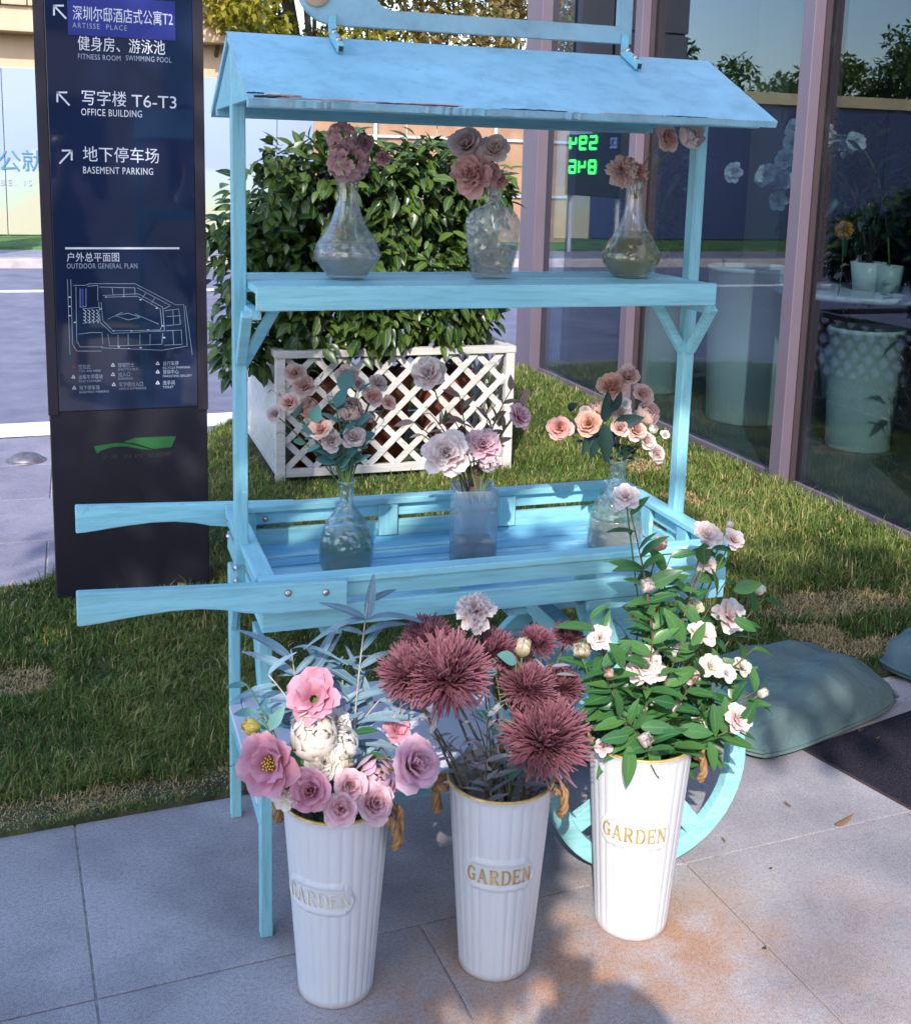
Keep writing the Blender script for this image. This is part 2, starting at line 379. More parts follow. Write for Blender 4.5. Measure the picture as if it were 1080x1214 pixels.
MT['kerb'] = plain('kerb_stone', (.36, .32, .33), .8, .2, 6)
MT['farlawn'] = plain('far_lawn', (.05, .12, .03), .9, .5, 3, .6, bdist=.05)
MT['lawnsoil'] = plain('lawn_soil', (.055, .06, .022), .95, .5, 14, .8, bdist=.01)

def sheet(name, poly, z, mat, parent=None, depth=.02):
    m = MB(); m.prism([(x, y, z-depth) for x, y in poly], (0, 0, depth)); return m.build(name, mat, parent)
gnd = sheet('ground', [(-400, -400), (400, -400), (400, 400), (-400, 400)], -.14, 'kerb'); tag(gnd, kind='structure')
PR = R_(3.4)
def prot(x, y): return (x*math.cos(PR)-y*math.sin(PR), x*math.sin(PR)+y*math.cos(PR)-.045)
pav = MB(); 
for k in (0,): pav.prism([(*prot(x, y), -.13) for x, y in ((-9, -12), (2.75, -12), (2.75, .66), (-9, .56))], (0, 0, .125))
pav = pav.build('pavement', 'joint'); tag(pav, kind='structure')
T = .625; gap = .0022
for r in range(-6, 1):
    y0 = .0+r*T; y1 = y0+(T if r < 0 else .6)
    sh = -.31 if r % 2 == 0 else -.31
    for c in range(-6, 6):
        wide = (r == 0)
        x0 = sh+c*T; x1 = x0+T
        if wide:
            if c % 2: continue
            x1 = x0+2*T
        if x1 > 2.9: x1 = 2.72
        if x0 > 2.5: continue
        m = MB(); m.prism([(*prot(x, y), -.02) for x, y in ((x0+gap, y0+gap), (x1-gap, y0+gap), (x1-gap, y1-gap), (x0+gap, y1-gap))], (0, 0, .02))
        cx_, cy_ = prot(x0, y0)
        m.build('tile', 'tile', pav, bevel=.0015)
# lawn bed
LAWN = [(-2.4, .40), (.0, .555), (1.35, .62), (1.9, .70), (2.98, .78), (2.98, 6.1), (1.2, 6.0), (.2, 4.0), (-.25, 2.5), (-.45, 2.14), (-2.4, 2.05)]
lawn = sheet('lawn_bed', LAWN, .012, 'lawnsoil', depth=.12); tag(lawn, kind='structure')
sw = sheet('sidewalk', [(-9, 1.7), (2.9, 1.7), (2.9, 9), (-9, 9)], -.012, 'joint', depth=.1); tag(sw, kind='structure')
for r in range(0, 4):
    for c in range(0, 5):
        x0 = -2.3+c*.62+(.31 if r % 2 else 0); y0 = 2.06+r*.62
        MB().box((x0+.004, y0+.004, -.02), (x0+.616, y0+.616, -.004)).build('paver', 'sidewalk', sw, bevel=.003)
rd = sheet('road', [(-40, 4.55), (40, 4.55), (40, 15.0), (-40, 15.0)], -.004+.004, 'road', depth=.1); tag(rd, kind='structure')
sheet('road_line', [(-12, 3.98), (1.0, 4.62), (1.0, 4.95), (-12, 4.3)], .006, 'roadline', rd, .004)
sheet('road_line', [(-20, 11.9), (20, 11.9), (20, 12.1), (-20, 12.1)], .006, 'roadline', rd, .004)
for i in range(-9, 12):
    MB().box((i*2.0+.01, 15.0, -.1), (i*2.0+1.99, 15.3, .13)).build('kerb_stone', 'kerb', rd, bevel=.02)
fw = sheet('far_footway', [(-40, 15.3), (40, 15.3), (40, 17.2), (-40, 17.2)], .10, 'sidewalk', depth=.1); tag(fw, kind='structure')
fl = sheet('far_lawn', [(-40, 17.2), (40, 17.2), (40, 60), (-40, 60)], .14, 'farlawn', depth=.1); tag(fl, kind='structure')
# dome stud on the footway
MT['stud'] = plain('worn_iron', (.16, .15, .17), .5, .3, 30, metal=.6)
p = onz(31, 545); st = thing('road_stud', 'small dark metal dome stud on the pavers behind the black sign', 'road stud', (p[0], p[1], -.004))
m = MB(); m.lathe([(.085, 0), (.084, .008), (.07, .024), (.045, .036), (.015, .042), (.001, .043)], 24, tuple(ORG[st.name])); m.build('dome', 'stud', st, True)
m = MB(); m.lathe([(.098, 0), (.098, .005), (.083, .007)], 24, tuple(ORG[st.name])); m.build('flange', 'stud', st, True)

# ------------------------------------------------------------------ grass
def in_poly(x, y, poly):
    c = np.zeros(len(x), bool); n = len(poly)
    for i in range(n):
        x0, y0 = poly[i]; x1, y1 = poly[(i+1) % n]
        k = ((y0 > y) != (y1 > y)) & (x < (x1-x0)*(y-y0)/(y1-y0+1e-12)+x0); c ^= k
    return c
def vnoise(x, y, s, seed):
    r = np.random.default_rng(seed); G = r.random((64, 64)); X = x*s; Y = y*s
    i = np.floor(X).astype(int); j = np.floor(Y).astype(int); fx = X-i; fy = Y-j; fx = fx*fx*(3-2*fx); fy = fy*fy*(3-2*fy)
    g = lambda a, b: G[a % 64, b % 64]
    return (g(i, j)*(1-fx)+g(i+1, j)*fx)*(1-fy)+(g(i, j+1)*(1-fx)+g(i+1, j+1)*fx)*fy
STRAW = [(onz(990, 722), .30, .12), (onz(1050, 770), .25, .07), (onz(975, 765), .10, .16), (onz(755, 555), .12, .16), (onz(330, 960)*0+np.array([.25, .75, 0]), .10, .06), (onz(515, 350)*0+np.array([2.35, 2.55, 0]), .1, .12), (onz(620, 470), .1, .15), (np.array([-.35, .60, 0]), .35, .05), (np.array([.15, .63, 0]), .2, .05), (np.array([-.7, .56, 0]), .25, .06), (np.array([.9, 1.2, 0]), .15, .08), (np.array([2.0, 1.9, 0]), .16, .1), (np.array([-.5, 1.3, 0]), .12, .1)]
def grass_mesh():
    n = 950000
    x = rng.uniform(-1.1, 2.97, n); y = rng.uniform(.38, 6.1, n)
    dist = np.hypot(x-CAM[0], y-CAM[1]); keep = rng.random(n) < np.clip((3.0/dist)**1.5, .12, 1)
    keep &= in_poly(x, y, [(a, b) for a, b in LAWN])
    ang = np.arctan2(x-CAM[0], y-CAM[1]); keep &= (ang > -.18) & (ang < .80)
    x, y = x[keep], y[keep]; dist = dist[keep]
    edge = np.clip((y-(.56+.06*np.clip(x, -3, 3)))/.12, .45, 1)*(.7+.6*vnoise(x, y, 4.5, 31))
    clump = .55*vnoise(x, y, 7, 3)+.45*vnoise(x, y, 19, 5); big = vnoise(x, y, 2.2, 9)
    bx0 = np.abs(x-1.17) < .62; by0 = np.abs(y-3.87) < .64
    k2 = ~(bx0 & by0) & (rng.random(len(x)) < .45+.75*clump); x, y, clump, big, edge, dist = (a[k2] for a in (x, y, clump, big, edge, dist)); n = len(x)
    straw = np.zeros(n)
    for (c, rx, ry) in STRAW:
        q = np.hypot((x-c[0])/rx, (y-c[1])/ry)+.55*(vnoise(x, y, 11, 21)-.5); straw = np.maximum(straw, np.clip((1.15-q)*3, 0, 1))
    dry = (rng.random(n) < .05+.10*big)
    isd = (rng.random(n) < straw*.95) | dry
    h = (.012+.025*clump+.013*big)*np.where(rng.random(n) < .04, rng.uniform(1.3, 2.1, n), rng.uniform(.5, 1.25, n))*edge; right = np.clip((x-1.2)/.5, 0, 1); h *= 1+.45*right
    h = np.where(straw > .4, h*.45, h)
    az = rng.uniform(0, 2*math.pi, n); lean = rng.uniform(.15, 1.15, n)+straw*.5
    w = rng.uniform(.0008, .0018, n)*np.clip(dist/2.4, 1, 1.9)
    dx, dy = np.cos(az), np.sin(az); sx, sy = -dy, dx
    V = np.zeros((n, 5, 3)); z0 = .010
    b = np.stack([x, y, np.full(n, z0)], 1); s3 = np.stack([sx, sy, 0*sx], 1)*w[:, None]
    mid = b+np.stack([dx*lean*h*.35, dy*lean*h*.35, h*.6], 1); tip = b+np.stack([dx*lean*h, dy*lean*h, h*(1-.25*lean)], 1)
    V[:, 0] = b-s3; V[:, 1] = b+s3; V[:, 2] = mid+s3*.7; V[:, 3] = mid-s3*.7; V[:, 4] = tip
    F = np.concatenate([np.array([[0, 1, 2], [0, 2, 3], [3, 2, 4]])]); FF = (F[None]+(np.arange(n)*5)[:, None, None]).reshape(-1, 3)
    tone = np.clip(.35+.5*(clump-.5)+.5*(big-.5)+rng.normal(0, .16, n), 0, .62); tone = np.where(isd, rng.uniform(.78, 1, n), tone)
    return fast_mesh('grass', V.reshape(-1, 3), FF, 'grass', {'tone': np.repeat(tone, 5)})
m_, t, out = nodes('grass_blades'); p_ = principled(t, (.1, .2, .03), .5, .3); at = N(t, 'Attribute'); at.attribute_name = 'tone'
r = ramp(t, at.outputs['Fac'], [(0, (.055, .105, .02)), (.35, (.115, .18, .036)), (.65, (.23, .27, .07)), (.78, (.42, .31, .13)), (1, (.56, .42, .22))])
t.links.new(r.outputs[0], p_.inputs['Base Color']); tr = N(t, 'BsdfTranslucent'); t.links.new(r.outputs[0], tr.inputs[0]); mx = N(t, 'MixShader'); mx.inputs[0].default_value = .3
t.links.new(p_.outputs[0], mx.inputs[1]); t.links.new(tr.outputs[0], mx.inputs[2]); t.links.new(mx.outputs[0], out.inputs[0]); MT['grass'] = m_
go = obj_from('grass', grass_mesh()); tag(go, 'shaggy green grass with straw patches round the cart', 'grass', kind='stuff')

# ------------------------------------------------------------------ trees
MT['bark'] = plain('bark', (.11, .08, .055), .9, .35, 12, .9, bdist=.02)
MT['leafyellow'] = leaf_mat('sunlit_yellow_leaf', (.20, .20, .02), (.36, .30, .03), .45, .45)
MT['leafgreen'] = leaf_mat('tree_leaf', (.05, .105, .02), (.11, .16, .03), .4, .3)
MT['leafbright'] = leaf_mat('bright_tree_leaf', (.09, .17, .03), (.18, .25, .05), .45, .4)
MT['leafbrown'] = leaf_mat('autumn_leaf', (.17, .12, .03), (.26, .18, .05), .5, .4)
def tree(name, label, base, h, spread, n, leafs, size, group=None, trunk=.5, seed=0, clumps=None):
    r = np.random.default_rng(seed); base = np.array(base, float); t = thing(name, label, 'tree', base, group)
    tr = MB(); top = base+np.array([r.normal(0, .1)*spread, r.normal(0, .1)*spread, h*trunk]); fork = base+(top-base)*.75
    tr.tube([base, base*.6+fork*.4+np.array([.04*h*.2, 0, 0]), fork, top], [h*.026, h*.021, h*.017, h*.012], 8)
    cs = []
    if clumps is None:
        for i in range(22):
            a = r.uniform(0, 6.28); el = r.uniform(-.25, 1.0); rr = spread*r.uniform(.45, 1.0)*math.cos(el*.9)
            cs.append((base+np.array([rr*math.cos(a), rr*math.sin(a), h*(trunk+.12)+(h*(1-trunk)*.85)*max(el, -.15)]), spread*r.uniform(.25, .42)))
    else: cs = [(np.array(c, float), q) for c, q in clumps]
    for c, q in cs:
        st_ = base+(top-base)*r.uniform(.55, 1.0); md = (st_+c)/2+np.array([0, 0, .06*h])
        tr.tube(bez(st_, md, c, 6), np.linspace(h*.009, h*.0025, 6), 5)
    tr.build('trunk', 'bark', t, True)
    per = n//len(cs); P = []; D = []
    for c, q in cs:
        d = rand_dirs(per); rad = q*rng.random(per)**.45; P.append(c+d*rad[:, None]*np.array([1.15, 1.15, .8])); D.append(d)
    P = np.vstack(P); D = np.vstack(D); nd = rand_dirs(len(P))*.8+D*.5+np.array([0, 0, -.25]); zd = rand_dirs(len(P))*.7+np.array([0, 0, .8])
    V, F, A = leaf_cloud(P, nd, zd, size*rng.uniform(.6, 1.25, len(P)), leaf_shape(.55, .2, .15, rows=2))
    o = obj_from('crown', fast_mesh('crown', V, F, leafs, A), t); return t
G = 'trees beyond the hoarding'
tree('street_tree', 'yellow green sunlit tree just right of the beige building end', (2.6, 25, .14), 8.5, 2.6, 9000, 'leafyellow', .22, G, .42, 1)
tree('street_tree', 'yellow leaved tree behind the left half of the cart roof', (5.4, 27, .14), 9, 2.8, 9000, 'leafyellow', .22, G, .4, 2)
tree('street_tree', 'brownish tree behind the middle of the cart roof', (8.3, 28, .14), 9, 2.8, 9000, 'leafbrown', .20, G, .38, 3)
tree('street_tree', 'olive brown tree farthest right behind the cart roof', (11.6, 29, .14), 9, 2.8, 9000, 'leafbrown', .2, G, .38, 4)
tree('street_tree', 'dark green tree behind the roof gable next to the beige building', (1.2, 34, .14), 7, 2.2, 5000, 'leafgreen', .22, G, .4, 5)
for i, (x, y, h) in enumerate([(-15, 36, 6.0), (-19, 35, 5.2), (-24, 34, 6.4), (-30, 33, 5.6), (-9, 46, 8), (-36, 26, 6)]):
    tree('green_tree', ['round green tree reflected in the shop glass above the roof corner', 'tall green tree on the far side of the road, left of the hoarding text', 'broad green tree left of the grey building', 'wide green tree at the far left end of the hoarding', 'green tree behind the grey building', 'green tree at the left end of the road'][i], (x, y, .14), h, 2.6, 6000, 'leafbright', .26, 'green trees across the road', .35, 20+i)

# ------------------------------------------------------------------ hoarding, walls and buildings across the road
m_, t, out = nodes('printed_hoarding'); p_ = principled(t, (.5, .5, .6), .5); geo = N(t, 'NewGeometry'); sx = N(t, 'SeparateXYZ'); t.links.new(geo.outputs['Position'], sx.inputs[0])
nn = noise(t, .35, 1, vec=geo.outputs['Position']); ad = N(t, 'Math', operation='MULTIPLY_ADD'); ad.inputs[1].default_value = 1.6; t.links.new(nn.outputs[0], ad.inputs[0]); t.links.new(sx.outputs['Z'], ad.inputs[2])
mr = N(t, 'MapRange'); mr.inputs[1].default_value = 1.2; mr.inputs[2].default_value = 3.4; t.links.new(ad.outputs[0], mr.inputs[0])
r = ramp(t, mr.outputs[0], [(.0, (.36, .34, .25)), (.16, (.36, .34, .26)), (.2, (.32, .36, .29)), (.48, (.29, .34, .36)), (.52, (.23, .28, .42)), (1, (.25, .30, .44))])
t.links.new(r.outputs[0], p_.inputs['Base Color']); t.links.new(p_.outputs[0], out.inputs[0]); MT['hoarding'] = m_
MT['post'] = plain('galvanised_post', (.45, .46, .5), .5, .1, 8, metal=.3)
MT['bluetext'] = plain('blue_print', (.05, .16, .30), .6, .05)
MT['greytext'] = plain('grey_print', (.35, .38, .42), .6, .05)
MT['navypanel'] = plain('navy_panel', (.012, .028, .10), .4, .15, 1); MT['coping'] = plain('yellow_coping', (.42, .35, .20), .7, .1, 2)
hd = thing('hoarding', 'pale blue and cream printed hoarding with Chinese text behind the road', 'hoarding', (-1, 20, .14))
for i in range(-11, 2):
    MB().box((i*2.4+1.0+.006, 20, .16), (i*2.4+3.4-.006, 20.05, 3.05)).build('panel', 'hoarding' if i > -3 else 'navypanel', hd, bevel=.006)
    if i <= -3: MB().box((i*2.4+1.0, 19.9, 3.052), (i*2.4+3.4, 20.2, 3.3)).build('coping', 'coping', hd, bevel=.01)
    MB().box((i*2.4+1.0-.03, 20.05, .14), (i*2.4+1.0+.03, 20.11, 3.05)).build('post', 'post', hd)
def put_text(txt, size, px, py, Y, parent, mat, spacing=1.0, name='lettering', depth=None):
    m, w = text_mesh(txt, size, spacing); q = ony(px, py, Y)
    m.xf(Matrix(((1, 0, 0, q[0]), (0, 0, -1, Y), (0, 1, 0, q[2]), (0, 0, 0, 1)))); return m.build(name, mat, parent)
put_text('公', .40, -3, 200, 19.985, hd, 'bluetext'); put_text('就', .40, 25, 200, 19.985, hd, 'bluetext')
put_text('BE. IS IN', .15, 0, 219, 19.985, hd, 'greytext', 1.5)
MT['slatwall'] = plain('brown_plank', (.30, .17, .10), .7, .2, 3, .3)
wl = thing('brown_fence', 'brown plank fence with thin pale rails behind the bush', 'fence', (6.4, 19, .14))
x = 3.9
while x < 10.5:
    MB().box((x, 19, .14), (x+.57, 19.05, 2.95+.03*math.sin(x*9))).build('plank', 'slatwall', wl, bevel=.008); x += .585
for z in (1.0, 2.05): MB().box((3.9, 18.95, z), (10.5, 18.997, z+.05)).build('rail', 'post', wl)
for x in (5.0, 7.35, 9.6): MB().box((x, 18.90, .14), (x+.05, 18.948, 3.0)).build('post', 'roadline', wl)
MT['greywall'] = plain('dark_grey_cladding', (.055, .055, .075), .5, .2, 1.0)
MT['greyglass'] = plain('dark_window', (.02, .025, .04), .1, .2, 2, 0)
gb = thing('grey_building', 'dark grey panelled building rising above the hoarding at far left', 'building', (-6, 30, .14))
MB().box((-11.4, 30.1, .14), (-.2, 42, 16)).build('wall', 'greyglass', gb)
for r in range(6):
    for c in range(9):
        x = -11.45+c*1.25; z = .3+r*2.7
        MB().box((x+.03, 29.95, z), (x+1.2, 30.1, z+2.62)).build('panel', 'greywall', gb, bevel=.01)
MT['beige'] = plain('beige_render', (.52, .36, .24), .8, .08, 2)
MT['shade'] = plain('beige_boards', (.42, .32, .22), .8, .12, 3)
q0 = ony(243, 110, 24); q1 = ony(269, 110, 24); q2 = ony(285, 30, 24)
bb = thing('beige_building', 'beige rendered building end with overhanging boarded top beside the sign', 'building', (q0[0], 24, .14))
MB().box((q0[0]-5, 24, .14), (q1[0], 29, 4.0)).build('wall', 'beige', bb)
MB().box((q0[0]-5, 23.4, 4.0), (q2[0]+.05, 29, 4.5)).build('soffit', 'beige', bb, bevel=.02)
for i in range(12):
    x = q0[0]-5+i*.49; 
    if x < q2[0]-.45: MB().box((x+.01, 23.3, 4.5), (x+.48, 29, 8)).build('board', 'shade', bb, bevel=.01)
# ------------------------------------------------------------------ the glass shop on the right
GX = 3.05
MT['frame'] = plain('mauve_aluminium', (.15, .118, .155), .4, .06, 3, .05, metal=.1)
MT['framedark'] = plain('dark_gasket', (.05, .035, .04), .5, .1, 10)
MT['pane'] = pane_mat('shop_glass', (.62, .70, .74))
MT['shopfloor'] = tiles_mat('shop_floor', (.10, .11, .11), (.17, .18, .17), .5)
MT['shopwall'] = plain('shop_wall_reflected_blue', (.03, .055, .13), .6, .2, 1)  # dark blue of a reflection in the glass, put into the wall colour
MT['shopceil'] = plain('shop_ceiling', (.10, .10, .11), .8, .1, 2)
MT['beigecol'] = plain('olive_column', (.20, .17, .11), .7, .1, 2)
MT['fascia'] = plain('shop_fascia', (.30, .26, .30), .6, .08, 2)
shop = thing('shop_building', 'glass fronted shop with mauve aluminium mullions at the right', 'building', (GX, 3.0, 0))
ys = [-2.6, -.75, 1.0, 2.74, 4.47, 6.02]
H = 3.4
for i, y in enumerate(ys):
    w = .092 if i < 5 else .30; w0 = y-w/2 if i < 5 else y-.02
    MB().box((GX-.085, w0, 0), (GX+.045, w0+w, H)).build('mullion', 'frame', shop, bevel=.004)
    if i < 5:
        MB().box((GX-.03, w0-.014, 0), (GX+.03, w0-.002, H)).build('gasket', 'framedark', shop)
        MB().box((GX-.03, w0+w+.002, 0), (GX+.03, w0+w+.014, H)).build('gasket', 'framedark', shop)
for i in range(5):
    a = ys[i]+.07; b = ys[i+1]-(.07 if i < 4 else .025)
    MB().box((GX-.006, a, .032), (GX+.006, b, H-.06)).build('pane', 'pane', shop)
    MB().box((GX-.02, a+.002, -.02), (GX+.05, b-.002, .03)).build('sill', 'frame', shop, bevel=.003)
    MB().box((GX-.05, a+.002, H-.058), (GX+.05, b-.002, H)).build('transom', 'frame', shop, bevel=.003)
MB().box((GX-.16, -2.9, H+.002), (GX+.3, 6.45, 6.5)).build('fascia', 'fascia', shop)
MB().box((GX+.06, -2.9, -.10), (9.0, 6.42, .02)).build('floor', 'shopfloor', shop)
MB().box((GX+.302, -2.9, H+.05), (9.0, 6.42, H+.2)).build('ceiling', 'shopceil', shop)
MB().box((9.0, -2.9, -.1), (9.15, 6.42, H+.2)).build('back_wall', 'shopwall', shop)
MB().box((GX+.35, 6.27, .021), (8.99, 6.42, H+.04)).build('end_wall', 'shopwall', shop)
MB().box((GX+.06, -3.05, -.1), (9.15, -2.9, H+.2)).build('end_wall', 'shopwall', shop)
for (x, y) in ((4.6, 5.3), (6.6, 4.6)): MB().box((x, y, .021), (x+.45, y+.45, H+.048)).build('column', 'beigecol', shop, bevel=.01)
# things in the shop
MT['potwhite'] = plain('white_glazed_pot', (.62, .66, .60), .35, .06, 4)
MT['potgreen'] = plain('celadon_pot', (.46, .55, .47), .4, .06, 4)
MT['tabletop'] = plain('white_table', (.62, .64, .66), .3, .05, 3)
MT['darkleaf'] = leaf_mat('dark_house_plant_leaf', (.012, .028, .014), (.03, .06, .025), .4, .15)
def pot(x, y, r, h, mat, label):
    t = thing('tall_pot', label, 'plant pot', (x, y, .02), 'tall pots inside the shop')
    prof = [(.001, 0), (r*.84, 0), (r*.87, .012), (r*.95, h*.5), (r, h-.03), (r*1.03, h-.025), (r*1.03, h), (r*.92, h), (r*.90, h-.06), (.001, h-.06)]
    m = MB(); m.lathe(prof, 40, (x, y, .02)); m.build('body', mat, t, True)
    m = MB(); m.lathe([(r*.898, h-.05), (r*.4, h-.035), (.002, h-.04)], 24, (x, y, .02)); m.build('soil', 'dirt', t); return t
pA = onx(718, 452, 3.42); pot(3.5, 5.0, .17, .72, 'potgreen', 'pale tall pot behind the leftmost shop pane')
pot(3.62, 4.05, .27, .95, 'potwhite', 'wide celadon white pot behind the right post of the cart')
pot(3.85, 3.25, .2, .68, 'potgreen', 'grey green pot under the white round table in the shop')
pot(3.55, 2.1, .22, .62, 'potgreen', 'tall pot behind the rightmost shop pane')
tb = thing('round_table', 'white round table inside the shop beside the big mullion', 'table', (3.95, 3.45, .02))
m = MB(); m.lathe([(.001, .83), (.47, .83), (.485, .84), (.485, .86), (.47, .868), (.001, .868)], 48, (3.95, 3.45, .02)); m.build('table_top', 'tabletop', tb, True)
m = MB(); m.lathe([(.03, .015), (.03, .829)], 16, (3.95, 3.45, .02)); m.build('leg', 'framedark', tb, True)
m = MB(); m.lathe([(.24, 0), (.24, .008), (.04, .014)], 32, (3.95, 3.45, .02)); m.build('foot', 'framedark', tb, True)
def house_plant(x, y, z, h, spread, label, n=420, leafs='darkleaf', size=.13, potr=.1, poth=.16):
    t = thing('house_plant', label, 'plant', (x, y, z), 'plants inside the shop')
    m = MB(); m.lathe([(.001, 0), (potr*.75, 0), (potr, poth), (potr*.9, poth), (potr*.85, poth-.03), (.001, poth-.03)], 24, (x, y, z)); m.build('pot', 'potwhite', t, True)
    st = MB(); P = []; D = []
    for i in range(12):
        a = random.uniform(0, 6.28); e = np.array([x+spread*math.cos(a)*random.uniform(.3, 1), y+spread*math.sin(a)*random.uniform(.3, 1), z+poth+h*random.uniform(.35, 1)])
        c = bez((x, y, z+poth-.03), (x*.6+e[0]*.4, y*.6+e[1]*.4, e[2]), e, 7); st.tube(c, np.linspace(.008, .003, 7), 5)
        for k in range(n//12):
            q = c[random.randrange(2, 7)]; P.append(q+rng.normal(0, .05, 3)); D.append(np.array([random.gauss(0, 1), random.gauss(0, 1), random.gauss(-.2, .5)]))
    st.build('stem', 'bark', t, True)
    P = np.array(P); D = np.array(D); V, F, A = leaf_cloud(P, D, rand_dirs(len(P))*.6+np.array([0, 0, 1.]), size*rng.uniform(.6, 1.2, len(P)), leaf_shape(.34, .2, .3))
    obj_from('foliage', fast_mesh('foliage', V, F, leafs, A), t); return t
house_plant(3.95, 3.42, .888, .75, .35, 'dark leafy plant on the white round table in the shop')
house_plant(3.5, 5.0, .69, .9, .25, 'dark plant growing from the leftmost pot in the shop', potr=.08, poth=.1)
house_plant(4.7, 4.5, .02, 1.6, .5, 'tall dark plant deep in the shop behind the cart post', 520, size=.16, potr=.2, poth=.35)
house_plant(3.6, 2.1, .60, 1.1, .4, 'dark plant in the pot behind the rightmost pane', 520, potr=.1, poth=.1)
# white orchid spray on the table
MT['orchid'] = petal_mat('white_orchid', (.72, .70, .62), (.80, .80, .78), .25)
MT['stemgreen'] = plain('stem_green', (.10, .17, .05), .6, .25, 20)
# ------------------------------------------------------------------ the flower cart
W, D, ZT, ZB = .988, .506, .745, .652
cart = thing('flower_cart', 'turquoise wooden flower cart with roof, shelf, tray, handles and wheels', 'flower cart', (W/2, D/2, 0))
BV = .0022
def bd(name, lo, hi, mat='cyan', parent=None, bevel=BV):
    if mat == 'cyan': mat = ('cyan', 'cyan_y', 'cyan_z')[int(np.argmax(np.array(hi)-np.array(lo)))]
    return MB().box(lo, hi).build(name, mat, parent or cart, bevel=bevel)
t_ = .020
# tray: rim boards lie flat on top, two boards below with a gap
bd('rim_board', (.001, -.004, ZT-.014), (W, .034, ZT)); bd('rim_board', (0, D-.034, ZT-.014), (W, D+.003, ZT+.001))
bd('rim_board', (-.004, .0345, ZT-.0135), (.034, D-.0345, ZT+.0005)); bd('rim_board', (W-.034, .0345, ZT-.0135), (W+.004, D-.0345, ZT+.0005))
for y0, y1 in ((.002, .018), (D-.018, D-.002)):
    bd('side_board', (.004, y0, ZT-.046), (W-.004, y1, ZT-.015)); bd('side_board', (.004, y0, ZB-.008), (W-.004, y1, ZB+.036 if y0 < .1 else ZB+.034))
for x0, x1 in ((.004, .019), (W-.019, W-.004)):
    bd('side_board', (x0, .019, ZT-.046), (x1, D-.019, ZT-.015)); bd('side_board', (x0, .019, ZB-.008), (x1, D-.019, ZB+.034))
for x in (.02, .35, .645, W-.062):
    bd('stile', (x, D-.0305, ZB+.003), (x+.045, D-.0185, ZT-.0145)); bd('stile', (x, .0185, ZB+.003), (x+.045, .0305, ZT-.0145))
for y in (.13, .30):
    bd('stile', (.0195, y, ZB+.003), (.0305, y+.045, ZT-.0145)); bd('stile', (W-.0305, y, ZB+.003), (W-.0195, y+.045, ZT-.0145))
n = 9; a0, a1 = .0195, D-.0195
for i in range(n):
    y0 = a0+(a1-a0)*i/n; bd('floor_plank', (.0195, y0+.0032, ZB-.010), (W-.0195, y0+(a1-a0)/n-.0032, ZB+.002+.0012*math.sin(i*2.1)), 'floorblue', bevel=.0015)
for x in (.12, .5, .86): bd('floor_batten', (x, .02, ZB-.032), (x+.04, D-.02, ZB-.0105))
# strip and wheel support under the right end
bd('skirt_board', (.665, .003, ZB-.031), (W-.006, .016, ZB-.0085))
FLOOR = ZB+.003
# handles, curved below
def handle(y0, y1, x_end):
    top = [(-.32, .763), (x_end, .742)]
    bot = [(x_end, .687), (.02, .690), (-.03, .697), (-.07, .707), (-.11, .7125), (-.16, .714), (-.21, .711), (-.26, .706), (-.30, .702), (-.32, .7015)]
    return MB().prism([(x, y0, z) for x, z in top+bot], (0, y1-y0, 0)).build('handle', 'cyan', cart, bevel=.003)
h1 = handle(-.0245, -.0045, .160); h2 = handle(D+.0035, D+.0235, .160)
def bolt(x, y, z, d, parent):
    m = MB(); m.lathe([(.0001, .0055), (.004, .005), (.0062, .003), (.0068, 0)], 14); q = Vector(d).to_track_quat('Z', 'Y').to_matrix().to_4x4(); q.translation = (x, y, z)
    m.xf(q); return m.build('bolt', 'bolt', parent, True)
for x, z in ((.048, .729), (.118, .724)): bolt(x, -.0245, z, (0, -1, 0), h1)
bolt(-.0041+.09, D-.0305, .715, (0, -1, 0), cart)
for y, z in ((D-.02, .72), (.215, .70), (.215, .672), (D-.02, .678)): bolt(-.0005+(-.014 if y < .3 else 0.0045), y, z, (-1, 0, 0), cart)
# legs at the handle end, lower shelf between them
for y0 in (.019, D-.045):
    bd('leg', (-.0005+.002, y0, 0), (.026, y0+.026, ZB-.0335), bevel=.003)
MB().prism([(.0265, .02, ZB-.034), (.0265, .10, ZB-.034), (.0265, .02, ZB-.15)], (.0-.014, 0, 0)) 
MB().prism([(.004, .0465, ZB-.034), (.004, .13, ZB-.034), (.004, .0465, ZB-.19)], (.014, 0, 0)).build('corner_gusset', 'cyan', cart, bevel=.002)
MB().prism([(.004, D-.046, ZB-.034), (.004, D-.13, ZB-.034), (.004, D-.046, ZB-.19)], (.014, 0, 0)).build('corner_gusset', 'cyan', cart, bevel=.002)
bd('leg_rail', (.003, .0455, .225), (.019, D-.0455, .272))
LS = .274
MB().prism([(-.003, .0, LS), (.0, .02, LS), (.0, D+.0, LS), (.56, D, LS), (.56, .0465, LS), (.0275, .0465, LS), (.0275, .0, LS)], (0, 0, .012)) 
bd('lower_shelf', (.0275, .012, LS), (.60, D-.012, LS+.012), 'lowshelf'); bd('lower_shelf', (-.002, .0465, LS), (.027, D-.0465, LS+.012), 'lowshelf')
bd('shelf_rail', (.0275, .030, LS-.03), (.60, .046, LS-.001)); bd('shelf_rail', (.0275, D-.046, LS-.03), (.60, D-.03, LS-.001))
